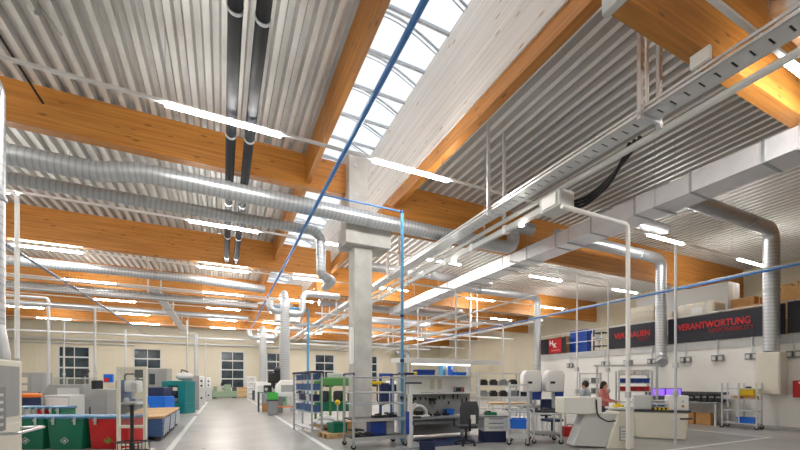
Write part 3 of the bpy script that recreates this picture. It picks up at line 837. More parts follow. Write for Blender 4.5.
MB().cyl((.2, -.1, 1.0), (.2, -.1, 1.26), .07, 14).b('spindle', 'galv', r)
MB().bx(-.1, .55, -.4, .1, .78, .88).b('work_table', 'machine_light', r, bevel=.01)
MB().cyl((.38, -.27, 1.5), (.38, -.34, 1.5), .12, 18).b('motor_cover', 'galv', r)
MB().tube(fillet([(-.2, 0, 1.7), (-.2, 0, 1.95), (.3, 0, 1.95), (.3, 0, 1.68)], .1), .03, 8).b('hose', 'black', r)
MB().lathe((.05, -.25, .88), [(.1, 0), (.1, .1), (.05, .16)], 14).b('vise', 'galv_dull', r)

# ---- white framed screen
x, y = spot(132, 8.75)
r = T('framed_screen', 'clear safety screen in a cream frame standing by the red bin', 'screen', (x, y, 0), CAMROT)
for s in (-1, 1):
    MB().bx(s * .31 - .035, s * .31 + .035, -.03, .03, .04, 1.98).b('upright', 'cream', r, bevel=.006)
    MB().bx(s * .31 - .05 - (0 if s < 0 else 0), s * .31 + .05, -.28, .28, 0, .045).b('foot', 'cream', r, bevel=.006)
for z in (1.91, .55, .14): MB().bx(-.275, .275, -.03, .03, z, z + .07).b('cross_rail', 'cream', r, bevel=.006)
MB().bx(-.275, .275, -.004, .004, .62, 1.91).b('pane', 'clear_screen', r)
x, y = spot(132, 8.2)
r = T('stanchion', 'black stanchion post with a wire basket in front of the framed screen', 'post', (x, y, 0), CAMROT)
MB().cyl((0, 0, 0), (0, 0, 1.1), .035, 12).b('post', 'black', r)
MB().lathe((0, 0, 0), [(.2, 0), (.2, .02), (.05, .05)], 20).b('base', 'black', r)
MB().sph((0, 0, 1.1), .05).b('knob', 'black', r)
m = MB()
for z in (.12, .32): m.tube([(-.27, -.18, z), (.27, -.18, z), (.27, .18, z), (-.27, .18, z), (-.27, -.18, z)], .014, 6)
for k in range(7):
    for yy in (-.18, .18): m.cyl((-.27 + k * .09, yy, .12), (-.27 + k * .09, yy, .32), .008, 5)
m.b('basket', 'black', r, one=True)

# ---- blue containers with timber
for k, lab in enumerate(('blue ribbed container topped with boards, nearest the aisle mark', 'blue ribbed container topped with boards, middle of the row of three', 'blue ribbed container topped with boards, farthest of the row of three')):
    y0 = 12.2 + k * 1.5
    r = T('ribbed_container', lab, 'container', (-2.05, y0 + .68, 0), 0, 'blue containers along the aisle')
    MB().bx(-.55, .55, -.65, .65, .12, .62).b('tub', 'crate_blue', r, bevel=.015)
    for z in (.2, .33, .46):
        MB().bx(-.565, .565, -.665, .665, z, z + .04).b('rib', 'crate_blue', r)
    MB().bx(-.58, .58, -.68, .68, .62, .68).b('board', 'pallet_wood', r, bevel=.004)
    for s in (-.35, .05, .45):
        MB().prism([(s - .2, .14), (s - .14, .14), (s + .16, .58), (s + .1, .58)], 'X', .566, .59).b('diagonal_strip', 'machine_light', r)
    for xx in (-.45, .45):
        for yy in (-.55, .55): MB().bx(xx - .06, xx + .06, yy - .06, yy + .06, 0, .12).b('foot', 'dark_grey', r)

# ---- teal machine and neighbours
x, y = spot(160, 18)
r = T('coolant_unit', 'bright blue box unit with dark blue top beside the teal machine', 'machine', (x, y, 0), CAMROT)
MB().bx(-.47, .47, -.4, .4, .1, .98).b('tank', 'bright_blue', r, bevel=.03)
MB().bx(-.36, .4, -.35, .35, .98, 1.4).b('motor_housing', 'navy', r, bevel=.03)
MB().bx(-.47, .47, -.42, -.4, .2, .26).b('trim_strip', 'navy', r)
for xx in (-.4, .4): MB().bx(xx - .05, xx + .05, -.35, .35, 0, .1).b('foot', 'black', r)
x, y = spot(179, 20)
r = T('press_machine', 'teal machine with dark opening and white dome on top', 'machine', (x, y, 0), CAMROT)
MB().bx(-.62, .6, -.5, .5, 0, .55).b('base', 'teal', r, bevel=.03)
MB().bx(-.62, -.3, -.5, .5, .55, 1.72).b('pillar', 'teal', r, bevel=.03)
MB().bx(.22, .6, -.5, .5, .55, 1.72).b('pillar', 'teal', r, bevel=.03)
MB().bx(-.3, .22, -.1, .5, .55, 1.72).b('back_panel', 'black', r)
MB().bx(-.3, .22, -.5, .5, 1.45, 1.72).b('bridge', 'teal', r, bevel=.02)
MB().cyl((-.04, -.25, 1.0), (-.04, -.25, 1.45), .12, 16).b('ram', 'dark_grey', r)
MB().bx(-.22, .14, -.42, -.05, .6, .8).b('die_block', 'mid_grey', r, bevel=.02)
MB().bx(.0, .2, -.55, -.45, 1.2, 1.38).b('gauge', 'pale_board', r)
MB().sph((.3, 0, 1.95), .42, (1, .9, .55), 18).b('dome', 'machine_light', r)
MB().tube([(.1, 0, 2.1), (.2, -.1, 2.3), (.45, 0, 2.2), (.6, 0, 1.9)], .035, 8).b('hose', 'black', r)
x, y = spot(160, 25)
r = T('switch_cabinet', 'grey switch cabinet standing before the far window behind the teal machine', 'cabinet', (x, y, 0), CAMROT)
MB().bx(-.62, .62, -.3, .3, 0, 2.55).b('cabinet_body', 'machine_grey', r, bevel=.02)
MB().bx(-.58, -.02, -.315, -.3, .1, 2.45).b('door', 'machine_grey', r, bevel=.006)
MB().bx(.02, .58, -.315, -.3, .1, 2.45).b('door', 'machine_grey', r, bevel=.006)
MB().bx(-.5, -.12, -.33, -.315, 1.5, 2.2).b('door_window', 'window_dark', r)
x, y = spot(192.5, 22.5)
r = T('machine_tower', 'tall slate grey machine tower right of the teal machine', 'machine', (x, y, 0), CAMROT)
MB().bx(-.2, .2, -.4, .4, 0, 2.05).b('housing', 'mid_grey', r, bevel=.03)
MB().bx(-.34, -.2, -.35, .35, .3, 2.2).b('side_cover', 'machine_light', r, bevel=.02)
MB().bx(-.15, .15, -.415, -.4, .2, 1.2).b('door', 'navy', r, bevel=.005)
for k, (u, d, lab) in enumerate(((201, 28, 'white machine with black dials by the left aisle edge'), (208, 34, 'farther white machine by the left aisle edge'))):
    x, y = spot(u, d)
    r = T('white_machine', lab, 'machine', (x, y, 0), 0, 'white machines at the aisle end')
    MB().bx(-.3, .3, -.5, .5, 0, 1.2).b('base', 'machine_light', r, bevel=.02)
    MB().bx(-.22, .22, -.4, .4, 1.2, 2.1).b('head', 'white_paint', r, bevel=.05)
    for z in (.5, 1.4, 1.75): MB().cyl((.05, -.56, z), (.05, -.38, z), .07, 12).b('dial', 'black', r)
    MB().bx(.31, .35, -.3, .3, .5, 1.0).b('panel', 'machine_grey', r)

# ---- end of the aisle
x, y = spot(225, 40)
r = T('lathe', 'sage green lathe standing before the end window of the aisle', 'machine', (x, y, 0), 0)
MB().bx(-1.25, 1.15, -.4, .4, .1, .75).b('bed', 'sage', r, bevel=.04)
MB().bx(-.1, .6, -.35, .4, .75, 1.45).b('headstock', 'sage', r, bevel=.05)
MB().cyl((-.25, 0, 1.1), (-.1, 0, 1.1), .22, 18).b('chuck', 'galv_dull', r)
MB().bx(-1.1, -.75, -.25, .25, .75, 1.25).b('tailstock', 'sage', r, bevel=.05)
MB().bx(.7, 1.15, -.3, .3, .75, 1.15).b('gearbox', 'dark_grey', r, bevel=.04)
MB().tube([(.2, 0, 1.4), (.1, -.1, 1.8), (-.3, -.1, 1.75), (-.4, -.1, 1.3)], .05, 8).b('lamp_arm', 'black', r)
for xx in (-1.0, .9): MB().bx(xx - .2, xx + .2, -.35, .35, 0, .1).b('foot', 'black', r)
x, y = spot(206, 40.5)
r = T('steel_bench', 'dark grey bench left of the sage green lathe', 'bench', (x, y, 0), 0)
MB().bx(-.5, .5, -.35, .35, .75, .85).b('bench_top', 'mid_grey', r)
for xx in (-.4, .4): MB().bx(xx - .08, xx + .08, -.3, .3, 0, .75).b('leg', 'dark_grey', r)
MB().bx(-.3, .2, -.2, .2, .85, 1.2).b('vise', 'dark_grey', r, bevel=.05)
x, y = spot(242.5, 40.5)
r = T('wooden_crate', 'plywood crate on the floor right of the sage green lathe', 'crate', (x, y, 0), 0)
MB().bx(-.42, .42, -.4, .4, .1, 1.15).b('crate_body', 'plywood', r)
for z in (.12, .6, 1.05): MB().bx(-.43, .43, -.43, -.4, z, z + .1).b('batten', 'pallet_wood', r)
for xx in (-.34, .34): MB().bx(xx - .06, xx + .06, -.4, .4, 0, .1).b('runner', 'pallet_wood', r)
x, y = spot(251.5, 41)
r = T('storage_cabinet', 'white storage cabinet with drawers at the right aisle end', 'cabinet', (x, y, 0), 0)
MB().bx(-.5, .45, -.35, .35, 0, 2.3).b('cabinet_body', 'white_paint', r, bevel=.02)
for k in range(4):
    q = MB().bx(-.44, .4, -.375, -.35, .12 + k * .54, .58 + k * .54).b('drawer', 'machine_light', r, bevel=.008)
    MB().bx(-.15, .1, -.4, -.375, .42 + k * .54, .46 + k * .54).b('handle', 'black', q)
x, y = spot(261, 33.5)
r = T('frame_rack', 'white frame rack with boxes by the right edge of the aisle', 'rack', (x, y, 0), 0)
for xx in (-.45, .45):
    for yy in (-.3, .3): MB().bx(xx - .04, xx + .04, yy - .04, yy + .04, 0, 2.0).b('post', 'white_paint', r)
for z in (.6, 1.3, 1.98): MB().bx(-.48, .48, -.33, .33, z - .06, z).b('shelf', 'machine_light', r)
tag(MB().bx(-.3, .3, -.25, .25, 0, .5).b('tool_case', 'navy', bevel=.02), 'navy tool case on the white frame rack', 'case').location = (x, y, .603)
tag(MB().bx(-.3, .3, -.25, .25, 0, .42).b('tool_case', 'dark_grey', bevel=.02), 'dark grey tool case on the white frame rack', 'case').location = (x, y, 1.303)

# riser machines
x, y = spot(286, 19.5)
r = T('fume_machine', 'white hooded machine on legs under the nearest aisle duct', 'machine', (x, y, 0), 0)
MB().bx(-.55, .55, -.42, .42, .92, 1.05).b('table_top', 'machine_light', r, bevel=.01)
MB().prism([(-.5, 1.05), (.45, 1.05), (.45, 1.75), (-.25, 1.75), (-.5, 1.45)], 'Y', -.38, .38).b('hood', 'white_paint', r, bevel=.03)
MB().bx(-.3, .3, -.395, -.38, 1.15, 1.5).b('hood_window', 'machine_grey', r)
for xx in (-.5, .5):
    for yy in (-.36, .36): MB().bx(xx - .035, xx + .035, yy - .035, yy + .035, 0, .92).b('leg', 'white_paint', r)
MB().bx(-.45, .45, -.3, .3, .35, .39).b('shelf', 'orange', r, label='orange lower shelf')
x, y = spot(263, 30)
r = T('fume_machine', 'white cabinet machine under the deeper aisle duct', 'machine', (x, y, 0), 0)
MB().bx(-.55, .55, -.5, .5, 0, 1.7).b('housing', 'white_paint', r, bevel=.04)
MB().bx(-.45, .2, -.52, -.5, .3, 1.4).b('door', 'machine_light', r, bevel=.01)
MB().bx(.1, .14, -.56, -.52, .7, 1.0).b('handle', 'black', r)
x, y = spot(275.5, 20.6)
r = T('drilling_machine', 'black-headed drilling machine between the two aisle ducts', 'machine', (x, y, 0), 0)
MB().bx(-.35, .35, -.35, .35, 0, 1.0).b('base', 'mid_grey', r, bevel=.03)
MB().bx(-.12, .2, .0, .3, 1.0, 2.2).b('column', 'machine_light', r, bevel=.03)
MB().bx(-.4, .35, -.4, .2, 1.6, 2.15).b('head', 'black', r, bevel=.06)
MB().cyl((-.1, -.2, 1.3), (-.1, -.2, 1.65), .07, 14).b('spindle', 'black', r)
MB().sph((.15, -.1, 2.25), .26).b('motor', 'black', r)
MB().bx(-.4, .1, -.42, .0, 1.05, 1.12).b('work_plate', 'dark_grey', r)
x, y = spot(272.5, 18.6)
r = T('waste_bin', 'dark grey waste bin with a bright green crate on it', 'bin', (x, y, 0), 0)
MB().box((0, 0, .38), (.5, .5, .72), taper=.85).b('body', 'mid_grey', r, bevel=.03)
MB().bx(-.27, .27, -.27, .27, .72, .78).b('rim', 'dark_grey', r, bevel=.01)
crate('bright green crate standing on the dark grey waste bin', 'crate', 'bright_green', (x, y, .785), 0, .45, .45, .34)
x, y = spot(266, 21)
table('low bench with dark green top between the aisle ducts', 'bench', (x, y, 0), 0, .9, .6, 1.1, 'bin_green', 'dark_grey')
crate('brown box under the bench with the dark green top', 'box', 'cardboard', (x, y - .05, 0), 0, .4, .4, .45)

for u, d, w_, h, m1, m2, lab in ((257.5, 36, .9, 1.5, 'dark_grey', 'machine_light', 'dark grey grinder with pale top, nearest the end wall on the right aisle edge'), (268, 27, .8, 1.45, 'mid_grey', 'black', 'grey pedestal machine with black top between the aisle ducts'),
                            (281, 25, .7, 1.3, 'sage', 'dark_grey', 'small sage machine with dark top behind the drilling machine'), (299, 22, 1.0, 1.5, 'machine_light', 'dark_grey', 'pale machine with dark top right of the nearest aisle duct')):
    x, y = spot(u, d)
    r = T('bench_machine', lab, 'machine', (x, y, 0), 0, 'small machines right of the aisle')
    MB().bx(-w_ / 2, w_ / 2, -.35, .35, 0, h * .6).b('base', m1, r, bevel=.03)
    MB().bx(-w_ * .35, w_ * .3, -.3, .3, h * .6, h).b('head', m2, r, bevel=.05)
    MB().cyl((-w_ * .2, -.42, h * .8), (-w_ * .2, -.29, h * .8), .11, 16).b('hand_wheel', 'galv_dull', r)
    MB().bx(w_ * .1, w_ * .3, -.37, -.35, h * .3, h * .5).b('switch_panel', 'bin_green', r)
# ---- tilted bin rack
p, rz, L = along(312, 11.2, 294, 12.9)
r = T('bin_rack', 'grey rack with rows of tilted blue bins beside the aisle', 'rack', (p[0], p[1], 0), rz)
for xx in (0, L):
    for yy in (0, -.3): MB().bx(xx - .025, xx + .025, yy - .025, yy + .025, 0, 1.92).b('post', 'galv_dull', r)
for z in (.2, .72, 1.05, 1.38, 1.7):
    MB().bx(0, L, -.28, -.02, z - .03, z).b('shelf', 'galv_dull', r)
MB().bx(-.05, L + .05, -.34, .04, 1.9, 1.96).b('top_rail', 'navy', r)
cols = ['crate_blue', 'navy', 'crate_blue', 'machine_light', 'crate_blue', 'navy']
rown = ['lowest', 'second', 'third', 'top']
for k, z in enumerate((.72, 1.05, 1.38, 1.7)):
    for j in range(5):
        mm = cols[(j * 2 + k) % 6] if k < 3 else 'crate_blue'
        cname = {'crate_blue': 'blue', 'navy': 'navy', 'machine_light': 'grey'}[mm]
        o = crate('%s bin, %s from the near end, %s row of the bin rack' % (cname, ['first', 'second', 'third', 'fourth', 'fifth'][j], rown[k]), 'bin', mm,
                  loc(p, rz, .04 + (L - .08) * (j + .5) / 5, -.15, z + .003), rz, L / 5 - .09, .2, .2 if k < 3 else .17, 'bins in the tilted rack', 'storage_bin')
x, y = spot(304, 12.2); x += .85
pallet('wooden pallet under the pale wrapped sacks behind the bin rack', (x, y + .5, 0), PI / 2 + .1)
r = T('wrapped_sacks', 'pale wrapped sacks lying on the pallet behind the bin rack', 'sacks', (x, y + .5, .145), .1)
for q, (xx, yy, z) in enumerate(((-.15, -.3, 0), (-.12, .25, 0), (.0, -.02, .13))):
    MB().sph((xx, yy, z + .1), .3, (1.0, .95, .36), 16).b('sack', 'plastic_wrap', r)
x, y = spot(327, 10.9)
x += .3
pallet('pallet on the floor behind the grey shelf trolley', (x + .1, y + .2, 0), .2, 1.0, .7)
crate('dark green crate on the pallet behind the grey shelf trolley', 'crate', 'bin_green', (x + .05, y + .15, .145), .2, .45, .4, .28)
carton('small brown carton on the pallet behind the grey shelf trolley', 'cardboard', (x + .42, y + .25, .145), .2, .28, .3, .3, 'small cartons')

# ---- green machine behind
x, y = spot(339, 14.4)
r = T('assembly_machine', 'green-topped machine behind the grey shelf trolley', 'machine', (x, y, 0), CAMROT)
MB().bx(-.85, .8, -.5, .5, 1.5, 1.8).b('hood', 'machine_green', r, bevel=.03)
for xx in (-.8, -.25, .25, .75): MB().bx(xx - .04, xx + .04, -.46, -.38, .1, 1.5).b('post', 'machine_green', r)
for xx in (-.8, .75): MB().bx(xx - .04, xx + .04, .38, .46, .1, 1.5).b('post', 'machine_green', r)
MB().bx(-.82, .78, -.45, .45, .55, .9).b('bed', 'bin_green', r, bevel=.02)
for xx, w_ in ((-.5, .3), (.0, .35), (.5, .28)): MB().bx(xx - w_ / 2, xx + w_ / 2, -.3, .3, .9, 1.3).b('motor', 'dark_grey', r, bevel=.05)
MB().bx(-.85, .8, -.5, .5, 0, .12).b('base', 'dark_grey', r)
MB().bx(-.4, .45, -.3, .3, 1.8, 1.98).b('top_box', 'machine_light', r, bevel=.02)
x, y = spot(337.5, 12.2)
r = T('floor_stand', 'slim stand with a lime green ball head behind the grey trolley', 'stand', (x, y, 0))
MB().lathe((0, 0, 0), [(.16, 0), (.16, .03), (.03, .06)], 16).b('base', 'dark_grey', r)
MB().cyl((0, 0, .05), (0, 0, .9), .025, 10).b('stem', 'steel_paint', r)
MB().sph((0, 0, .97), .09).b('head', 'yellow', r)

# ---- front grey shelf trolley
FT = shelf_trolley('large grey shelf trolley with blue handles in front of the column', 353.5, 9.0, 405, 9.58, .75, 1.78,
                   [(.28, 'dark_grey'), (.72, 'dark_grey')], rails=(1.08, 1.36, 1.74), caps='navy', pr=.024, m='galv_dull')
p, rz, L, r = FT
MB().bx(-.03, L + .03, -.035, -.01, .2, .29).b('front_lip', 'galv', r)
MB().bx(-.03, L + .03, -.035, -.01, .66, .73).b('front_lip', 'galv', r)
o = T('file_box', 'blue open box on the lower shelf of the grey trolley', 'box', loc(p, rz, .72, .36, .281), rz)
MB().bx(-.2, .2, -.18, .18, 0, .36).b('box_body', 'blue', o, bevel=.01)
MB().bx(-.21, .21, -.19, .19, .33, .37).b('rim', 'navy', o)
for k in range(5):
    o = tag(MB().box((0, 0, 0), (.16, .24, .05), tilt=(.25, 'Y')).b('metal_part', 'dark_grey', bevel=.012), 'dark metal part on the lower trolley shelf', 'part', 'dark parts on the lower trolley shelf')
    o.location = loc(p, rz, .14 + .17 * (k % 3), .2 + .3 * (k // 3), .345 + .06 * (k // 3)); o.rotation_euler = (0, 0, rz + .15 * k)
for k in range(4):
    o = tag(MB().bx(-.1, .1, -.13, .13, 0, .08).b('stacking_tray', 'machine_light' if k % 2 else 'steel_paint', bevel=.008), 'pale stacking tray, %s from the bottom, beside the blue box' % ['first', 'second', 'third', 'fourth'][k], 'tray', 'stacked pale trays')
    o.location = loc(p, rz, 1.06, .36, .283 + k * .085); o.rotation_euler = (0, 0, rz)
for k in range(2):
    o = tag(MB().bx(-.15, .15, -.1, .1, 0, .06).cyl((-.1, 0, .06), (.1, 0, .09), .03, 10).b('gripper', 'black', bevel=.008), 'black gripper lying on the upper trolley shelf', 'tool', 'grippers on the upper trolley shelf')
    o.location = loc(p, rz, .75 + .34 * k, .3, .722); o.rotation_euler = (0, 0, rz + .2)
# blue lifter with yellow handle
x, y = spot(386, 11.0)
r = T('lift_truck', 'blue hand lift truck with yellow T handle behind the grey trolley', 'lift truck', (x, y, 0), CAMROT)
for s in (-.16, .16): MB().bx(s - .04, s + .04, -.05, .05, .06, 1.85).b('mast', 'blue', r, bevel=.006)
MB().bx(-.2, .2, -.07, .07, 1.8, 1.88).b('mast_head', 'blue', r)
MB().bx(-.14, .1, -.16, .0, 1.0, 1.6).b('motor_box', 'navy', r, bevel=.02)
for s in (-.2, .2): MB().bx(s - .06, s + .06, -.55, .05, .04, .1).b('fork', 'blue', r)
MB().tube(fillet([(-.25, -.1, 1.62), (-.25, -.1, 1.1), (-.15, -.15, .95), (0, -.15, 1.0)], .1), .02, 8).b('handle_stem', 'black', r)
MB().bx(-.42, -.08, -.13, -.07, 1.56, 1.65).b('grip', 'yellow', r, bevel=.015)
for s in (-.2, .2): MB().cyl((s - .03, -.5, .04), (s + .03, -.5, .04), .04, 12).b('wheel', 'rubber', r)

# ---- workstation with canopy
p, rz, L = (4.62, 9.12), 0.0, 2.75
r = T('workstation', 'white assembly workstation with lit canopy and tool wall', 'workstation', (p[0], p[1], 0), 0)
for xx in (.05, 2.5): MB().bx(xx - .05, xx + .05, .8, .9, 0, 2.19).b('upright', 'white_paint', r, bevel=.006)
MB().prism([(-.25, 2.13), (.95, 2.2), (.95, 2.33), (-.25, 2.27)], 'X', -.15, 2.9).b('canopy', 'white_paint', r, bevel=.006)
MB().bx(.3, 2.3, .45, .53, 2.13, 2.165).b('work_lamp', 'dim_lamp', r)
MB().bx(.09, 2.51, .76, .79, 1.32, 1.8).b('white_board', 'white_paint', r)
MB().bx(.0, 2.6, .5, .82, 1.27, 1.31).b('upper_shelf', 'white_paint', r, bevel=.005)
MB().bx(.0, 2.6, .5, .82, 1.8, 1.83).b('top_shelf', 'white_paint', r, bevel=.005)
MB().bx(.09, 2.51, .77, .79, .63, 1.27).b('tool_wall', 'machine_grey', r)
MB().bx(.0, 1.85, -.05, .78, .58, .63).b('desk_top', 'mid_grey', r, bevel=.008)
for xx in (.08, 1.75): MB().bx(xx - .04, xx + .04, .05, .13, 0, .58).b('leg', 'steel_paint', r)
MB().bx(.1, 1.7, .3, .36, .42, .5).b('cross_bar', 'machine_light', r)
MB().bx(.09, 2.51, .74, .77, .05, .58).b('kick_panel', 'mid_grey', r)
for i, (x0, x1, z0, z1) in enumerate(((.2, .95, 1.43, 1.68), (1.05, 1.2, 1.4, 1.72), (1.32, 1.46, 1.4, 1.72))):
    MB().bx(x0, x1, .752, .76, z0, z1).b('notice_sheet', 'paper' if i == 0 else 'pale_board', r)
for k in range(14):
    xx = .22 + k * .165; h = random.uniform(.07, .2); z = random.choice((.95, 1.02, 1.1))
    o = T('hand_tool', ['black screwdriver hanging on the tool wall', 'black pliers hanging on the tool wall'][k % 2], 'tool', (p[0] + xx, p[1] + .74, z), 0, 'tools on the workstation wall')
    MB().cyl((0, 0, 0), (0, 0, h), .022, 10).b('grip', 'black', o)
    MB().cyl((0, 0, -.08), (0, 0, 0), .01, 8).b('shank', 'galv_dull', o)
for k in range(2):
    o = T('cordless_driver', ['cordless driver hung on the tool wall above the helmet-shaped frame', 'cordless driver hung on the middle of the tool wall'][k], 'tool', (p[0] + .35 + .75 * k, p[1] + .66, 1.12), 0)
    MB().cyl((-.12, 0, 0), (.1, 0, 0), .045, 12).b('motor', 'black', o); MB().bx(.02, .08, -.03, .03, -.16, 0).b('grip', 'dark_grey', o)
# things on top shelf
def shelfbox(label, m, x, z, w, h, d=.24, name='storage_bin', y=.66): return crate(label, 'bin', m, (p[0] + x, p[1] + y, z), 0, w, d, h, None, name)
shelfbox('navy bin at the left end of the workstation top shelf', 'navy', .2, 1.832, .36, .07)
shelfbox('wide blue bin on the workstation top shelf', 'blue', .8, 1.832, .58, .16)
tag(MB().sph((0, 0, .05), .055, (1.4, 1, .9)).b('work_light', 'yellow'), 'small yellow lamp between two bins on the workstation top shelf', 'lamp').location = (p[0] + .48, p[1] + .6, 1.832)
for k, (xx, mm, h, lab) in enumerate(((1.40, 'light_blue', .31, 'pale blue binder upright on the top shelf, first from the blue bin'), (1.50, 'machine_light', .29, 'white binder between the blue binders on the top shelf'),
                                     (1.68, 'bright_blue', .31, 'bright blue binder upright on the top shelf beside the low blue tray'))):
    o = T('ring_binder', lab, 'binder', (p[0] + xx, p[1] + .66, 1.832), 0, 'binders on the workstation top shelf')
    MB().bx(-.035, .035, -.14, .14, 0, h).b('cover', mm, o, bevel=.006); MB().bx(-.02, .02, -.143, -.14, h * .55, h * .8).b('spine_label', 'paper', o)
shelfbox('low blue tray at the right end of the workstation top shelf', 'bright_blue', 2.0, 1.832, .42, .1)
o = T('radio', 'small dark radio with a red dial on the workstation shelf', 'radio', (p[0] + 2.0, p[1] + .62, 1.312), 0)
MB().bx(-.17, .17, -.06, .06, 0, .17).b('case', 'mid_grey', o, bevel=.01); MB().bx(-.15, .05, -.066, -.06, .03, .14).b('speaker_grille', 'black', o); MB().bx(.08, .15, -.066, -.06, .03, .12).b('dial_panel', 'red', o)
# helmet-shaped white frame on the desk
o = T('magnifier_frame', 'white ring-shaped frame device standing on the workstation desk', 'device', (p[0] + .42, p[1] + .3, .632), 0)
MB().bx(-.3, .3, -.14, .14, 0, .06).b('base', 'white_paint', o, bevel=.02)
MB().torus((0, 0, .06), .26, .04, 'Y', 16, 10, 0, PI).b('arch', 'white_paint', o)
MB().bx(-.13, .13, -.08, .08, .06, .18).b('clamp_block', 'black', o, bevel=.02)
MB().tube(fillet([(-.26, 0, .1), (-.36, 0, .22), (-.1, .05, .38), (.1, .05, .3)], .06), .022, 8).b('hose', 'white_paint', o)
for k in range(3):
    o = tag(MB().bx(-.09, .09, -.07, .07, 0, .07).cyl((0, 0, .07), (0, 0, .13), .035, 10).b('clamp', 'black', bevel=.01), 'small black clamp on the workstation desk', 'tool', 'clamps on the workstation desk')
    o.location = (p[0] + .85 + .3 * k, p[1] + .5, .632)
crate('small blue bin on the workstation desk by the tool wall', 'bin', 'bright_blue', (p[0] + 1.62, p[1] + .6, .632), 0, .24, .2, .18)
tag(MB().bx(0, .3, 0, .28, 0, .05).b('keyboard_case', 'dark_grey', bevel=.01), 'flat dark case on the left end of the desk', 'case').location = (p[0] + .03, p[1] - .03, .632)
# front post with blue base
x, y = spot(410, 9.25)
r = T('tool_post', 'white post with blue lower half at the left front of the workstation', 'post', (x, y, 0), 0)
MB().bx(-.05, .05, -.05, .05, 0, 1.58).b('post', 'white_paint', r, bevel=.006)
MB().bx(-.09, -.05, -.06, .06, .35, .9).b('blue_cover', 'blue', r, label='blue side cover')
MB().bx(-.05, .16, -.03, .03, 1.35, 1.5).b('sheet_holder', 'white_paint', r)
MB().bx(-.12, .3, -.05, .05, 1.58, 1.62).b('top_handle', 'navy', r)
MB().bx(-.2, .2, -.14, .14, 0, .03).b('foot', 'galv_dull', r)
MB().prism([(-.05, .75), (.1, .55), (.1, .62), (-.05, .82)], 'Y', -.03, .03).b('brace', 'blue', r)
x, y = spot(427, 8.9)
crate('dark open crate on the floor under the workstation desk front', 'crate', 'navy', (x, y, 0), CAMROT, .36, .3, .24)
# chair
x, y = spot(466, 9.7)
r = T('swivel_chair', 'dark grey swivel chair with a white sheet on its back', 'chair', (x, y, 0), CAMROT + .15)
for k in range(5):
    a = 2 * PI * k / 5 + .3
    q = MB().tube([(0, 0, .13), (.26 * math.cos(a), .26 * math.sin(a), .08)], .025, 8, radii=[.03, .018]).b('leg', 'black', r)
    MB().cyl((.26 * math.cos(a) - .02, .26 * math.sin(a), .035), (.26 * math.cos(a) + .02, .26 * math.sin(a), .035), .035, 12).b('wheel', 'rubber', q)
MB().cyl((0, 0, .12), (0, 0, .44), .03, 12).b('gas_lift', 'black', r)
MB().bx(-.25, .25, -.22, .25, .44, .53).b('seat', 'dark_grey', r, bevel=.035, seg=2)
MB().prism([(-.24, .56), (.24, .56), (.25, .95), (.2, 1.14), (-.2, 1.14), (-.25, .95)], 'Y', -.29, -.22).b('backrest', 'dark_grey', r, bevel=.025, seg=2)
MB().bx(-.03, .03, -.31, -.27, .4, .7).b('back_bracket', 'black', r)
MB().bx(.02, .15, -.297, -.291, .58, .8).b('paper_sheet', 'paper', r)
for s in (-.29, .29): MB().tube(fillet([(s, .1, .48), (s, .1, .68), (s, -.15, .68)], .05, 4), .02, 8).b('armrest', 'black', r)
tag(MB().bx(-1.3, 1.3, -.45, .75, .0, .012).b('floor_mat', 'navy'), 'dark blue anti-fatigue mat under the swivel chair', 'mat').location = (6.1, 8.6, 0.001)
# drawer unit
x, y = spot(492, 10.4)
r = T('drawer_unit', 'white three-drawer cabinet on a dark base right of the swivel chair', 'cabinet', (x, y, 0), CAMROT + .1)
MB().bx(-.33, .33, -.3, .3, .3, .68).b('cabinet_body', 'machine_light', r, bevel=.01)
for k in range(3):
    q = MB().bx(-.31, .31, -.318, -.3, .32 + k * .12, .42 + k * .12).b('drawer', 'white_paint', r, bevel=.006)
    MB().bx(-.2, .2, -.335, -.318, .39 + k * .12, .405 + k * .12).b('handle', 'dark_grey', q)
MB().bx(-.6, .38, -.32, .34, .68, .72).b('bench_top', 'mid_grey', r)
MB().bx(-.3, .3, -.26, .28, 0, .3).b('base', 'navy', r)
o = T('soldering_station', 'small green and black device on the drawer cabinet', 'device', (*loc((x, y), CAMROT + .1, -.05, 0)[:2], .72), CAMROT)
MB().bx(-.16, .16, -.1, .1, 0, .08).b('case', 'bin_green', o, bevel=.01); MB().bx(-.12, .0, -.08, .08, .08, .11).b('top_plate', 'black', o)

# ---- rack trolley with blue box
p2, rz2, L2, r2 = shelf_trolley('slim tall trolley holding a bright blue box', 509, 9.7, 527.5, 9.55, .6, 1.62, [(.22, 'steel_paint')], rails=(1.55, 1.2, .85), pr=.016)
for x in (0,): pass
MB().bx(0, L2, 0, .6, .4, .42).b('shelf', 'steel_paint', r2)
crate('bright blue box carried in the slim tall trolley', 'box', 'bright_blue', loc(p2, rz2, L2 / 2, .3, .421), rz2, L2 - .06, .5, .24)
# wooden table behind
x, y = spot(510, 13.2)
table('wood-topped table with white legs behind the slim trolley', 'table', (x, y, 0), CAMROT, 1.5, .7, .92, 'plywood', 'white_paint', .06, .4)
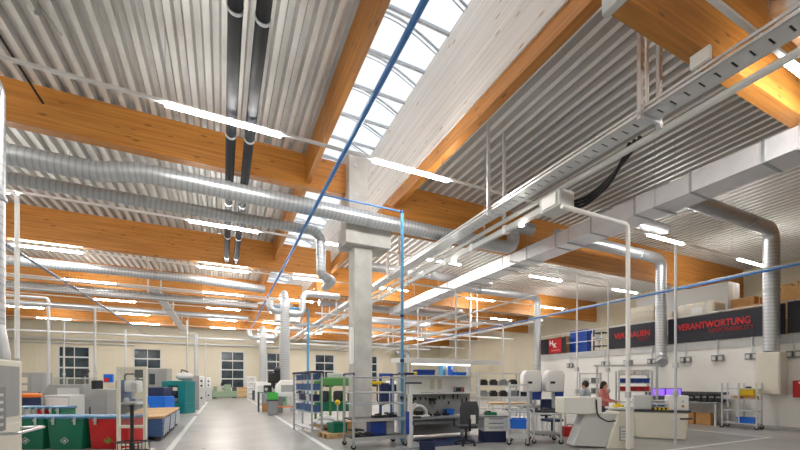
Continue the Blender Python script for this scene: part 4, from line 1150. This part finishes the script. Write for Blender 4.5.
# shelf racks deep behind
x, y = spot(498, 17)
r = T('shelf_rack', 'grey shelf rack with black parts behind the workstation', 'rack', (x, y, 0), CAMROT)
for xx in (-.9, .9):
    for yy in (-.25, .25): MB().bx(xx - .03, xx + .03, yy - .03, yy + .03, 0, 2.1).b('post', 'steel_paint', r)
for z in (.5, 1.0, 1.5, 2.05): MB().bx(-.92, .92, -.28, .28, z - .04, z).b('shelf', 'machine_light', r)
for k in range(8):
    z = (1.0, 1.5)[k // 4]
    o = tag(MB().bx(-.16, .16, -.2, .2, 0, .2).bx(-.12, .12, -.16, .16, .2, .26).b('machine_part', 'black' if k % 3 else 'mid_grey', bevel=.02), 'dark part, number %s from the column side on the %s shelf of the deep rack' % (['one', 'two', 'three', 'four'][k % 4], ['middle', 'upper'][k // 4]), 'part', 'parts in the deep shelf rack')
    o.location = loc((x, y), CAMROT, -.66 + .44 * (k % 4), 0, z + .003); o.rotation_euler = (0, 0, CAMROT)

# ---- white dispenser machines
def dispenser(label, u, d, blue_lab):
    x, y = spot(u, d)
    r = T('dispenser_machine', label, 'machine', (x, y, 0), CAMROT, 'white rounded dispensers')
    MB().prism([(-.3, 1.32), (.27, 1.32), (.31, 1.85), (.24, 2.0), (-.2, 2.0), (-.29, 1.85)], 'Y', -.2, .2).b('housing', 'white_paint', r, bevel=.05, seg=3)
    MB().bx(-.16, -.02, -.215, -.2, 1.58, 1.65).b('slot', 'black', r)
    MB().bx(-.04, .04, -.04, .04, .9, 1.34).b('neck', 'galv_dull', r)
    MB().bx(-.33, .33, -.3, .32, .82, .9).b('base_plate', 'machine_grey', r, bevel=.01)
    MB().prism([(.12, 1.05), (.44, 1.05), (.48, 1.66), (.2, 1.66)], 'Y', .24, .3).b('side_shield', 'blue', r, bevel=.02)
    MB().bx(.2, .28, .25, .29, .9, 1.06).b('shield_arm', 'galv_dull', r)
    for xx in (-.28, .28):
        for yy in (-.24, .24): MB().bx(xx - .025, xx + .025, yy - .025, yy + .025, 0, .82).b('leg', 'white_paint', r)
    return r
dispenser('white rounded dispenser with black slot, next to the slim trolley', 530.5, 12.0, '')
dispenser('cream rounded dispenser with black slot, next to the cream machine', 553, 12.0, '')
p3, rz3, L3, r3 = shelf_trolley('low two-shelf trolley on casters in front of the dispensers', 534, 9.9, 561, 9.8, .7, .95, [(.26, 'mid_grey'), (.8, 'steel_paint')], pr=.018)
MB().tube(fillet([(0, 0, .8), (-.08, 0, 1.02), (-.08, .7, 1.02), (0, .7, .8)], .06, 4), .015, 8).b('push_handle', 'galv', r3)
o = T('swivel_chair', 'dark chair standing behind the low two-shelf trolley', 'chair', (*spot(552, 11.2), 0), CAMROT + .4)
MB().bx(-.24, .24, -.24, .24, .46, .54).b('seat', 'navy', o, bevel=.03); MB().bx(-.22, .22, .2, .27, .6, 1.12).b('backrest', 'navy', o, bevel=.03)
MB().cyl((0, 0, .1), (0, 0, .46), .03, 10).b('gas_lift', 'black', o); MB().bx(-.03, .03, .2, .26, .45, .65).b('back_bracket', 'black', o)
for k in range(5):
    a = 2 * PI * k / 5; MB().tube([(0, 0, .12), (.27 * math.cos(a), .27 * math.sin(a), .03)], .024, 8).b('leg', 'black', o)
for k in range(3):
    o = tag(MB().bx(-.14, .14, -.1, .1, 0, .07).bx(-.1, .02, -.07, .07, .07, .12).b('metal_part', 'dark_grey', bevel=.01), 'dark metal part on top of the low two-shelf trolley', 'part', 'parts on the low trolley')
    o.location = loc(p3, rz3, .14 + .25 * k, .35, .802); o.rotation_euler = (0, 0, rz3 + .3 * k)
x, y = spot(570, 11.3)
o = T('tool_case', 'red case on the floor behind the cream machine hopper', 'case', (x, y, 0), CAMROT)
MB().bx(-.2, .2, -.15, .15, 0, .3).b('case_body', 'red', o, bevel=.02); MB().tube(fillet([(-.08, 0, .3), (-.08, 0, .36), (.08, 0, .36), (.08, 0, .3)], .03, 3), .012, 6).b('handle', 'black', o)

# ---- cream slanted machine
x, y = spot(600, 9.25); cy = (x, y)
r = T('feeder_machine', 'cream machine with slanted chute and box hopper', 'machine', (x, y, 0), CAMROT)
MB().bx(-.9, .02, -.05, .5, .84, 1.25).b('hopper_box', 'cream', r, bevel=.012)
MB().bx(-.88, .0, -.056, -.05, .86, 1.23).b('hopper_cover', 'white_paint', r)
MB().prism([(-.36, .84), (.44, .86), (.14, 0.02), (-.66, .06)], 'Y', .0, .4).b('chute', 'machine_light', r, bevel=.01)
MB().prism([(.44, .9), (.8, .94), (.8, 0), (.14, 0)], 'Y', -.06, .55).b('tower', 'cream', r, bevel=.012)
MB().bx(.42, .82, -.07, .56, .94, .99).b('tower_top', 'machine_light', r, bevel=.01)
MB().tube(fillet([(-.13, -.07, 1.2), (-.13, -.12, .8), (.1, -.16, .66), (.32, -.1, .68)], .2, 8), .018, 8).b('hose', 'black', r)
pl = MB().bx(.46, .63, -.075, -.06, .2, .52).b('notice_plate', 'paper', r)
fr = MB()
for a in ((.45, .46, .19, .53), (.63, .64, .19, .53), (.46, .63, .19, .2), (.46, .63, .52, .53)): fr.bx(a[0], a[1], -.08, -.06, a[2], a[3])
fr.b('plate_frame', 'mid_grey', pl, one=True)
for z in (.27, .34, .41): MB().bx(.49, .6, -.078, -.075, z, z + .02).b('text_line', 'mid_grey', pl)
o = tag(MB().bx(-.12, .12, -.08, .08, 0, .06).sph((.02, 0, .07), .05).b('glove', 'yellow', bevel=.01), 'yellow glove lying on top of the cream machine tower', 'glove'); o.location = loc(cy, CAMROT, .62, .3, .99)
o = T('laptop', 'dark laptop open on the white bench near the workers', 'laptop', (*spot(600, 12.6), .851), CAMROT)
MB().bx(-.2, .2, -.13, .13, 0, .02).b('keyboard', 'black', o); MB().box((0, .15, .14), (.4, .015, .26), tilt=(-.3, 'X')).b('screen', 'black', o)
# ---- tank machine
p, rz, L = along(634, 10.95, 689, 10.45)
r = T('tank_machine', 'cream tank machine with black deck and striped strip', 'machine', (p[0], p[1], 0), rz)
MB().box((L / 2, .5, .39), (L, 1.0, .76), taper=.93).b('tank', 'cream', r, bevel=.02)
MB().bx(-.03, L + .05, -.03, 1.03, .77, .83).b('deck', 'dark_grey', r, bevel=.01)
b1 = MB().bx(.06, .46, .1, .6, .83, 1.24).b('end_box', 'machine_light', r, bevel=.02)
b2 = MB().bx(L - .46, L + .0, -.0, .5, .83, 1.25).b('control_box', 'white_paint', r, bevel=.02)
for z, mm in ((1.08, 'galv'), (.95, 'cardboard')): MB().cyl((L - .14, -.02, z), (L - .14, .0, z), .035, 12).b('button', mm, b2)
for k in range(8):
    x0 = .46 + k * (L - .92) / 8
    MB().bx(x0, x0 + (L - .92) / 8, .02, .08, .83, .9).b('hazard_strip', 'yellow' if k % 2 else 'black', r)
for z in (.98, 1.08): MB().cyl((.46, .3, z), (L - .46, .3, z), .03, 10).b('roller', 'galv', r)
MB().bx(.5, L - .6, .2, .7, .83, .9).b('bed_plate', 'machine_grey', r)
MB().tube(fillet([(L - .2, -.04, .6), (L - .2, -.1, .6), (L + .05, -.1, .62)], .04, 3), .025, 8).b('valve', 'dark_grey', r)
for k, xx in enumerate((.55, .8)):
    o = tag(MB().bx(-.1, .1, -.08, .08, 0, .1).b('storage_bin', 'bright_blue', bevel=.02), 'small blue bin on the tank machine bed, %s' % ['by the pale end box', 'by the control box'][k], 'bin'); o.location = loc(p, rz, xx, .56, .903); o.rotation_euler = (0, 0, rz)

# ---- rack with red and blue bins behind the people
p, rz, L = along(619, 14.0, 652, 13.7)
r = T('bin_shelf', 'grey shelf with rows of red and blue bins behind the workers', 'shelf', (p[0], p[1], 0), rz)
for xx in (0, L):
    for yy in (0, .4): MB().bx(xx - .025, xx + .025, yy - .025, yy + .025, 0, 2.05).b('post', 'steel_paint', r)
for z in (.9, 1.3, 1.6, 1.92): MB().bx(-.01, L + .01, 0, .4, z - .03, z).b('shelf', 'machine_light', r)
for k, (z, mm, nm) in enumerate(((1.3, 'red', 'red'), (1.6, 'blue', 'blue'), (1.92, 'white_paint', 'white'))):
    for j in range(4):
        crate('small %s bin on the bin shelf behind the workers, %s from the woman' % (nm, ['first', 'second', 'third', 'fourth'][j]), 'bin', mm, loc(p, rz, .035 + (L - .07) * (j + .5) / 4, .2, z + .003), rz, L / 4 - .07, .3, .17, 'bins on the shelf behind the workers', 'storage_bin')
p, rz, L = along(597, 13.4, 657, 12.9)
r = T('portal_frame', 'grey steel portal frame around the workers bench', 'frame', (p[0], p[1], 0), rz)
for xx in (0, L): MB().bx(xx - .03, xx + .03, -.03, .03, 0, 2.18).b('upright', 'steel_paint', r)
MB().bx(-.1, L + .1, -.04, .04, 2.18, 2.24).b('cross_beam', 'steel_paint', r)
for xx in (0, L): MB().bx(xx - .06, xx + .06, -.3, .3, 0, .05).b('foot', 'steel_paint', r)
p, rz, L = along(580, 14.6, 601, 14.3)
r = T('shelf_rack', 'slim grey shelf rack behind the man with grey shirt', 'rack', (p[0], p[1], 0), rz)
for xx in (0, L):
    for yy in (0, .4): MB().bx(xx - .025, xx + .025, yy - .025, yy + .025, 0, 2.0).b('post', 'steel_paint', r)
for z in (.8, 1.2, 1.6, 1.98): MB().bx(-.01, L + .01, 0, .4, z - .03, z).b('shelf', 'machine_light', r)
for k in range(4):
    o = tag(MB().bx(-.13, .13, -.14, .14, 0, .2).b('part_box', 'mid_grey' if k % 2 else 'paper', bevel=.01), '%s box on the slim rack, %s shelf' % (['white', 'grey'][k % 2], ['middle', 'middle', 'upper', 'upper'][k]), 'box', 'boxes on the slim rack')
    o.location = loc(p, rz, L * (.28 + .44 * (k % 2)), .2, (1.203, 1.203, 1.603, 1.603)[k]); o.rotation_euler = (0, 0, rz)

# ---- wall bench, monitors, black gear
p, rz, L = (17.1, 11.0), -PI / 2, 3.3
r = T('equipment_bench', 'grey bench along the gallery wall with black gear on it', 'bench', (17.1, 9.0, 0), -PI / 2)
MB().bx(-1.7, 1.5, -.65, .3, .82, .88).b('bench_top', 'mid_grey', r, bevel=.008)
for xx in (-1.6, -.1, 1.4):
    for yy in (-.58, .24): MB().bx(xx - .03, xx + .03, yy - .03, yy + .03, 0, .82).b('leg', 'steel_paint', r)
MB().bx(-1.65, 1.45, .2, .26, .88, 1.25).b('back_rail', 'dark_grey', r)
for k, (yy, lab) in enumerate(((9.75, 'monitor with purple screen farther along the wall bench'), (9.13, 'monitor with purple screen nearer along the wall bench'))):
    o = T('monitor', lab, 'monitor', (16.7, yy, .883), -PI / 2 + .35, 'monitors on the wall bench')
    MB().bx(-.27, .27, -.02, .02, .16, .5).b('housing', 'black', o, bevel=.006); MB().bx(-.25, .25, -.024, -.02, .18, .48).b('screen', 'screen_purple', o)
    MB().bx(-.03, .03, .0, .04, .02, .25).b('neck', 'black', o); MB().bx(-.12, .12, -.08, .1, 0, .02).b('foot', 'black', o)
for k in range(6):
    yy = 8.7 - k * .225
    o = T('black_case', 'black equipment case in the row on the wall bench', 'case', (16.82, yy, .883), -PI / 2, 'black cases on the wall bench')
    h = random.uniform(.24, .36)
    MB().bx(-.105, .105, -.15, .15, 0, h).b('case_body', 'black', o, bevel=.02); MB().bx(-.07, .07, -.165, -.15, h * .5, h * .7).b('front_plate', 'mid_grey', o)
for k, (yy, lab) in enumerate(((8.62, 'brown carton under the wall bench, farther of two'), (8.05, 'brown carton under the wall bench, nearer of two'))):
    carton(lab, 'cardboard', (16.85, yy, 0), -PI / 2, .5, .45, .46, 'cartons under the wall bench')
p, rz, L, r = shelf_trolley('grey open shelf trolley standing against the gallery wall', 722, 13.55, 756.5, 12.75, .5, 1.6, [(.2, 'steel_paint'), (.65, 'steel_paint'), (1.05, 'steel_paint')], rails=(1.4,), mid=True)
o = T('wooden_tray', 'wooden tray on the upper shelf of the wall trolley', 'tray', loc(p, rz, .58, .25, 1.053), rz)
MB().bx(-.25, .3, -.2, .2, 0, .1).b('tray_body', 'cardboard', o, bevel=.008); MB().bx(-.06, .0, -.21, -.2, .03, .07).b('handle', 'dark_grey', o)
o = T('yellow_case', 'yellow case with black handle in the wooden tray', 'case', loc(p, rz, .63, .25, 1.155), rz)
MB().bx(-.2, .22, -.12, .12, 0, .26).b('case_body', 'yellow', o, bevel=.03); MB().bx(-.05, .1, -.04, .04, .26, .32).b('handle', 'black', o, bevel=.01)
o = tag(MB().bx(-.15, .15, -.12, .12, 0, .11).b('part_box', 'machine_light', bevel=.01), 'pale small box left of the wooden tray on the wall trolley', 'box'); o.location = loc(p, rz, .13, .25, 1.051)
crate('bright blue crate on the lowest shelf of the wall trolley', 'crate', 'bright_blue', loc(p, rz, .62, .25, .203), rz, .45, .35, .2)

# ---- on the gallery wall
r = T('hanging_cabinet', 'red cabinet hung on the gallery wall beside the cream box', 'cabinet', (XM - .14, 5.1, 1.12), 0)
MB().bx(-.13, .13, -.65, .65, 0, .56).b('cabinet_body', 'red', r, bevel=.01)
MB().bx(-.15, -.13, -.62, .62, .03, .53).b('door', 'red', r, bevel=.005)
MB().bx(-.155, -.15, .2, .5, .46, .52).b('label_plate', 'paper', r)
for k, (u, lab) in enumerate(((571, 'socket box pair on the gallery wall under the small dark sign'), (606, 'socket box pair under the blue crates of the gallery'), (629, 'socket box pair under the shorter red-lettered banner'), (653, 'socket box pair left of the elbow-ended duct'),
                            (686.5, 'socket box pair under the start of the long red lettering'), (718.5, 'socket box pair under the middle of the long red lettering'), (753, 'socket box pair left of the cream box duct'), (795, 'socket box pair above the red wall cabinet'))):
    a = (u - 400) / FOC; yy = XM * (C_ - a * S_) / (S_ + a * C_)
    r = T('socket_box', lab, 'socket', (XM - .06, yy, 2.45), 0, 'socket boxes on the gallery wall')
    for s in (-.11, .11):
        q = MB().bx(-.06, .055, s - .085, s + .085, 0, .24).b('box_body', 'mid_grey', r, bevel=.01)
        MB().bx(-.068, -.06, s - .055, s + .055, .05, .19).b('cover', 'machine_light', q)
    MB().cyl((0, 0, .24), (0, 0, .84), .02, 8).b('conduit', 'steel_paint', r)

# ---- gallery rail, banners
r = T('gallery_railing', 'white railing along the gallery edge behind the banners', 'railing', (XM + .05, 0, 3.28), 0)
y = -5.5
while y < 17.4: MB().cyl((0, y, 0), (0, y, 1.12), .02, 8).b('post', 'white_paint', r); y += 1.9
for z in (.55, 1.12): MB().cyl((0, -5.6, z), (0, 17.3, z), .022, 8).b('rail', 'white_paint', r)
RT = (PI / 2, 0, -PI / 2)
def banner(label, y0, y1, z0, z1):
    r = T('banner', label, 'banner', (XM - .06, y0, z0), 0, 'dark banners on the gallery railing')
    n = 16; m = MB(); Lb = y1 - y0
    A = []; B = []
    for i in range(n + 1):
        f = i / n; wv = .012 * math.sin(f * 11) * math.sin(PI * f)
        A.append((wv, f * Lb)); B.append((wv + .01, f * Lb))
    m.prism(A + B[::-1], 'Z', 0, z1 - z0)
    m.b('cloth', 'banner', r)
    for f in (.02, .5, .98): MB().cyl((.0, Lb * f, z1 - z0 - .04), (.075, Lb * f, z1 - z0 + .03), .012, 6).b('tie', 'black', r)
    return r
banner('dark banner without letters nearest the camera, behind the cream box duct', -3.0, 5.95, 3.3, 4.36)
b = banner('long dark banner lettered in red between the two wall ducts', 6.0, 9.75, 3.28, 4.33)
text_mesh('lettering', 'VERANTWORTUNG', .36, 'banner_red', b, (-.022, 9.35 - 6.0, .52), RT, .008, 2.42)
text_mesh('subtitle', 'RESPONSIBILITY', .23, 'banner_darkred', b, (-.022, 8.25 - 6.0, .3), RT, .004, 1.42)
b = banner('shorter dark banner lettered in red beyond the elbow-ended duct', 10.12, 12.55, 3.28, 4.33)
text_mesh('lettering', 'VERTRAUEN', .36, 'banner_red', b, (-.022, 12.2 - 10.12, .48), RT, .008, 1.7)
text_mesh('subtitle', 'TRUST', .21, 'banner_darkred', b, (-.022, 11.05 - 10.12, .26), RT, .004, .5)
b = banner('small dark sign with a red square and white letters at the gallery end', 15.1, 17.38, 3.3, 4.2)
MB().bx(-.03, -.018, .3, 1.2, .03, .86).b('red_square', 'red', b)
text_mesh('lettering', 'H', .38, 'paper', b, (-.034, 1.15, .5), RT, .012)
text_mesh('lettering', 'K', .34, 'paper', b, (-.034, .87, .36), RT, .012)
MB().bx(-.036, -.03, .4, 1.0, .16, .22).b('underline', 'shirt_pink', b)
# ---- goods on the gallery
GZ = 3.282
def gal(label, m, y, w, d, h, x=18.3, z=GZ, grp='cartons on the gallery'): return carton(label, m, (x, y, z), PI / 2, w, d, h, grp)
for k in range(7):
    gal('white flat carton, layer %s of the stack behind the shorter banner' % ['one', 'two', 'three', 'four', 'five', 'six', 'seven'][k], 'pale_board', 11.25 + .03 * (k % 2), 1.15, .8, .27, 18.4, GZ + .28 * k + .0)
gal('low pale carton beside the white flat stack', 'pale_board', 10.2, .7, .8, 1.5)
gal('large grey crate behind the white flat stack', 'machine_light', 10.7, 4.0, 1.0, 2.75, 20.4)
r = T('wrapped_pallet', 'pallet load in clear wrap behind the long lettered banner', 'pallet load', (18.6, 9.08, GZ), 0)
MB().bx(-.5, .5, -.7, .7, 0, 1.72).b('load', 'pale_board', r, bevel=.12, seg=3)
for yy in (-.38, 0, .38): MB().bx(-.515, .515, yy - .02, yy + .02, 0, 1.71).b('strap', 'plastic_wrap', r)
MB().bx(-.53, -.515, -.3, .1, 1.2, 1.5).b('label_sheet', 'paper', r)
for k, (yy, h, x_, ww) in enumerate(((7.4, 1.3, 18.6, .95), (6.35, 1.75, 18.6, .95), (5.3, 1.75, 18.6, .9), (8.15, 1.9, 20.2, .8), (7.15, 2.2, 20.4, .9), (6.0, 2.25, 20.4, 1.1), (4.6, 2.1, 20.2, 1.0), (3.0, 1.8, 18.6, .9))):
    gal('brown carton on the gallery, %s' % ['front row, second from the wrapped load', 'front row, behind the near wall duct', 'front row, just past the near wall duct', 'rear row, beside the wrapped load',
        'rear row, behind the long lettering end', 'rear row, behind the near wall duct', 'rear row at the photo edge', 'front row at the photo edge'][k], 'cardboard', yy, ww, .8, h, x_)
r = T('white_sack', 'white bulk sack on the gallery at the photo edge', 'sack', (18.3, 4.1, GZ), 0)
MB().sph((0, 0, .85), .6, (.95, .9, 1.4), 18).b('sack_body', 'paper', r); MB().torus((0, 0, 1.66), .15, .03).b('tied_neck', 'paper', r)
for k in range(6):
    o = crate('blue stacking crate on the gallery, %s column, layer %s' % (['wider', 'narrower'][k // 3], ['one', 'two', 'three'][k % 3]), 'crate', 'blue', (18.2, 14.95 - .57 * (k // 3), GZ + .42 * (k % 3)), PI / 2, .54, .6, .41, 'blue crates on the gallery')
for k in range(2):
    gal('brown carton on the gallery beside the blue crates, %s' % ['lower', 'upper'][k], 'cardboard', 15.65, .7, .7, .5, 18.1, GZ + .505 * k)
r = T('equipment_rack', 'black open equipment rack on the gallery before the shorter banner', 'rack', (18.2, 13.55, GZ), PI / 2)
MB().bx(-.3, .3, -.3, .3, 0, .05).b('base', 'black', r)
for xx in (-.28, .28):
    for yy in (-.28, .28): MB().bx(xx - .02, xx + .02, yy - .02, yy + .02, .05, 1.0).b('post', 'white_paint', r)
for z in (.3, .65, 1.0): MB().bx(-.3, .3, -.3, .3, z - .04, z).b('shelf', 'dark_grey', r)
for j in range(3): MB().bx(-.22 + j * .16, -.1 + j * .16, .1, .26, .65, .8).b('instrument', 'machine_light', r)

# ---- more machines deep in the right bay
for k, (u, d, w_, h, mm, lab) in enumerate(((428, 24, 1.6, 1.5, 'machine_light', 'pale machine far behind the workstation, beside the column side'), (455, 30, 2.0, 1.9, 'machine_grey', 'grey machine far behind the workstation canopy'),
                                          (520, 22, 1.6, 1.3, 'machine_light', 'pale machine far behind the first dispenser'), (395, 20, 1.2, 1.7, 'machine_light', 'pale machine far behind the grey trolley'))):
    x, y = spot(u, d)
    r = T('production_machine', lab, 'machine', (x, y, 0), CAMROT, 'machines deep in the right bay')
    MB().bx(-w_ / 2, w_ / 2, -.5, .5, .08, h * .6).b('base', mm, r, bevel=.03)
    MB().bx(-w_ / 2 + .1, w_ / 2 - .3, -.4, .5, h * .6, h).b('head', 'white_paint' if k % 2 else mm, r, bevel=.05)
    MB().bx(-w_ * .3, w_ * .2, -.42, -.4, h * .65, h * .9).b('window', 'window_dark', r)
    MB().bx(w_ / 2 - .25, w_ / 2 - .05, -.3, .1, h * .6, h * .85).b('control_panel', 'dark_grey', r, bevel=.02)
    for xx in (-w_ / 2 + .15, w_ / 2 - .15): MB().bx(xx - .1, xx + .1, -.45, .45, 0, .08).b('foot', 'black', r)

# ================================================================== PEOPLE
def remeshed(mb, name, m, parent, vox=.013, it=6):
    bm = mb.bm
    bmesh.ops.recalc_face_normals(bm, faces=bm.faces)
    me = bpy.data.meshes.new(name); bm.to_mesh(me); bm.free()
    o = bpy.data.objects.new(name, me); COL.objects.link(o)
    a = o.modifiers.new('r', 'REMESH'); a.mode = 'VOXEL'; a.voxel_size = vox; a.use_smooth_shade = True
    s = o.modifiers.new('s', 'SMOOTH'); s.iterations = it; s.factor = .5
    bpy.context.view_layer.update()
    dg = bpy.context.evaluated_depsgraph_get()
    nm = bpy.data.meshes.new_from_object(o.evaluated_get(dg))
    bpy.data.objects.remove(o)
    for pp in nm.polygons: pp.use_smooth = True
    nm.materials.clear(); nm.materials.append(MATS[m])
    o = bpy.data.objects.new(name, nm); COL.objects.link(o); o.parent = parent
    return o
def person(label, l, rz, k, shirt, sleeves_long, long_hair, hands, turn=0.0):
    # local: faces -y, feet at z=0, drawn for 1.70 m and scaled by k
    root = T('person', label, 'person', l, rz)
    V = lambda *p: tuple(c * k for c in p)
    sh = {s: V(s * .18, 0, 1.40) for s in (-1, 1)}
    el = {s: V(s * .25, -.06, 1.12) for s in (-1, 1)}
    wr = {s: V(s * hands[0], -.30, hands[1]) for s in (-1, 1)}
    Hd = Vector(V(0, -.02, 1.575))
    R = Matrix.Rotation(turn, 3, 'Z')
    H = lambda x, y, z: tuple(Hd + R @ Vector(V(x, y, z)))
    b = MB()
    b.sph(tuple(Hd), .098 * k, (.82, .98, 1.2), 18)
    b.sph(H(0, -.035, -.055), .062 * k, (.9, .9, .9), 14)            # jaw
    b.sph(H(0, -.102, -.012), .016 * k, (.8, 1.2, 1.3), 10)          # nose
    b.sph(H(0, -.088, -.052), .017 * k, (1.5, .7, .5), 10)           # mouth
    for s in (-1, 1): b.sph(H(s * .083, .01, -.01), .024 * k, (.4, .8, 1.2), 10)
    b.tube([V(0, 0, 1.40), V(0, -.01, 1.53)], .055 * k, 14)
    b.tube([V(0, 0, .92), V(0, 0, 1.05), V(0, .0, 1.2), V(0, 0, 1.36), V(0, 0, 1.43)], .1, 18, radii=[.135 * k, .118 * k, .13 * k, .125 * k, .07 * k])
    b.tube([sh[-1], V(0, 0, 1.38), sh[1]], .08, 14, radii=[.06 * k, .09 * k, .06 * k])
    for s in (-1, 1):
        b.tube([sh[s], el[s]], .05, 12, radii=[.052 * k, .042 * k]); b.sph(sh[s], .056 * k); b.sph(el[s], .042 * k)
        b.tube([el[s], wr[s]], .04, 12, radii=[.042 * k, .028 * k])
        d = (Vector(wr[s]) - Vector(el[s])).normalized(); side = Vector((-s, 0, 0))
        pc = Vector(wr[s]) + d * .05 * k
        b.tube([wr[s], tuple(pc), tuple(pc + d * .05 * k)], .03, 12, radii=[.026 * k, .034 * k, .032 * k])
        for j, ln in enumerate((.062, .075, .07, .052)):
            f0 = pc + d * .04 * k + side * (.024 - .016 * j) * k
            f1 = f0 + d * ln * .6 * k + Vector((0, 0, -.008 * k)); f2 = f1 + d * ln * .4 * k + Vector((0, 0, -.026 * k))
            b.tube([tuple(f0), tuple(f1), tuple(f2)], .009, 8, radii=[.0105 * k, .0095 * k, .008 * k])
        t0 = Vector(wr[s]) + d * .03 * k + side * .02 * k
        b.tube([tuple(t0), tuple(t0 + side * .035 * k + d * .03 * k), tuple(t0 + side * .04 * k + d * .062 * k)], .011, 8, radii=[.014 * k, .012 * k, .009 * k])
        hp, kn, an = V(s * .095, 0, .9), V(s * .1, -.015, .5), V(s * .1, .02, .09)
        b.tube([hp, kn, an], .07, 14, radii=[.085 * k, .058 * k, .038 * k])
    remeshed(b, 'body', 'skin', root)
    c = MB()
    c.tube([V(0, 0, .86), V(0, 0, 1.05), V(0, 0, 1.2), V(0, 0, 1.37), V(0, 0, 1.44)], .1, 18, radii=[.158 * k, .14 * k, .15 * k, .142 * k, .078 * k])
    c.tube([sh[-1], V(0, 0, 1.38), sh[1]], .08, 14, radii=[.075 * k, .1 * k, .075 * k])
    for s in (-1, 1):
        e = Vector(sh[s]).lerp(Vector(el[s]), 1.0 if sleeves_long else .7)
        c.sph(sh[s], .07 * k); c.tube([sh[s], tuple(e)], .06, 12, radii=[.068 * k, .058 * k])
        if sleeves_long: c.sph(el[s], .055 * k); c.tube([el[s], tuple(Vector(el[s]).lerp(Vector(wr[s]), .9))], .05, 12, radii=[.054 * k, .04 * k])
    remeshed(c, 'shirt', shirt, root)
    t = MB()
    t.sph(V(0, 0, .9), .15 * k, (1.1, .85, .75), 16)
    for s in (-1, 1): t.tube([V(s * .09, 0, .88), V(s * .1, -.015, .5), V(s * .1, .02, .06)], .08, 14, radii=[.1 * k, .075 * k, .06 * k])
    remeshed(t, 'trousers', 'trousers', root)
    for s in (-1, 1): MB().sph(V(s * .1, -.05, .045), .06 * k, (.8, 2.0, .7), 14).b('shoe', 'black', root)
    h = MB(); h.sph(H(0, .018, .03), .106 * k, (.88, .98, 1.12), 18)
    if long_hair:
        for s in (-1, 0, 1): h.tube([H(s * .06, .05, .02), H(s * .08, .06, -.12), H(s * .085, .05, -.28)], .05, 12, radii=[.055 * k, .052 * k, .03 * k])
    remeshed(h, 'hair', 'hair', root, .012, 4)
    for s in (-1, 1):
        e = MB().sph(H(s * .034, -.088, .012), .011 * k, (1.2, .6, .8), 10).b('eye', 'paper', root)
        MB().sph(H(s * .034, -.0945, .012), .005 * k, (1, .5, 1), 8).b('iris', 'black', e)
    return root
x, y = spot(585.5, 11.1)
person('person with short dark hair and grey shirt, seen from behind at the bench', (x, y, 0), CAMROT + PI + .8, .975, 'shirt_grey', False, False, (.2, 1.05))
x, y = spot(603.5, 11.6)
person('person with long dark hair and pink top, working beside the shelf of bins', (x, y, 0), CAMROT + .75, .965, 'shirt_pink', True, True, (.14, 1.08), -.1)
x, y = spot(594, 12.6)
table('white work bench between the two workers', 'bench', (x, y, 0), CAMROT, .9, .6, .85, 'machine_light', 'white_paint', .05)


# ================================================================== WORLD, CAMERA
w = bpy.data.worlds.new('World'); SC.world = w; w.use_nodes = True
bg = w.node_tree.nodes['Background']; bg.inputs[0].default_value = (0.93, 0.97, 1.0, 1); bg.inputs[1].default_value = 0.8
cd = bpy.data.cameras.new('Camera'); cam = bpy.data.objects.new('Camera', cd); COL.objects.link(cam)
cam.location = (0, 0, EYE); cam.rotation_euler = (PI / 2, 0, -TH)
cd.sensor_width = 36; cd.lens = FOC / 800 * 36; cd.shift_y = (HOR - 225) / 800
cd.clip_end = 200
SC.camera = cam
SC.view_settings.view_transform = 'Standard'; SC.view_settings.look = 'None'; SC.view_settings.gamma = 1
SC.view_settings.use_curve_mapping = False
SC.view_settings.exposure = 0.55
SC.cycles.max_bounces = 8; SC.cycles.diffuse_bounces = 4; SC.cycles.transparent_max_bounces = 12
SC.cycles.use_denoising = True
SC.cycles.sample_clamp_indirect = 8
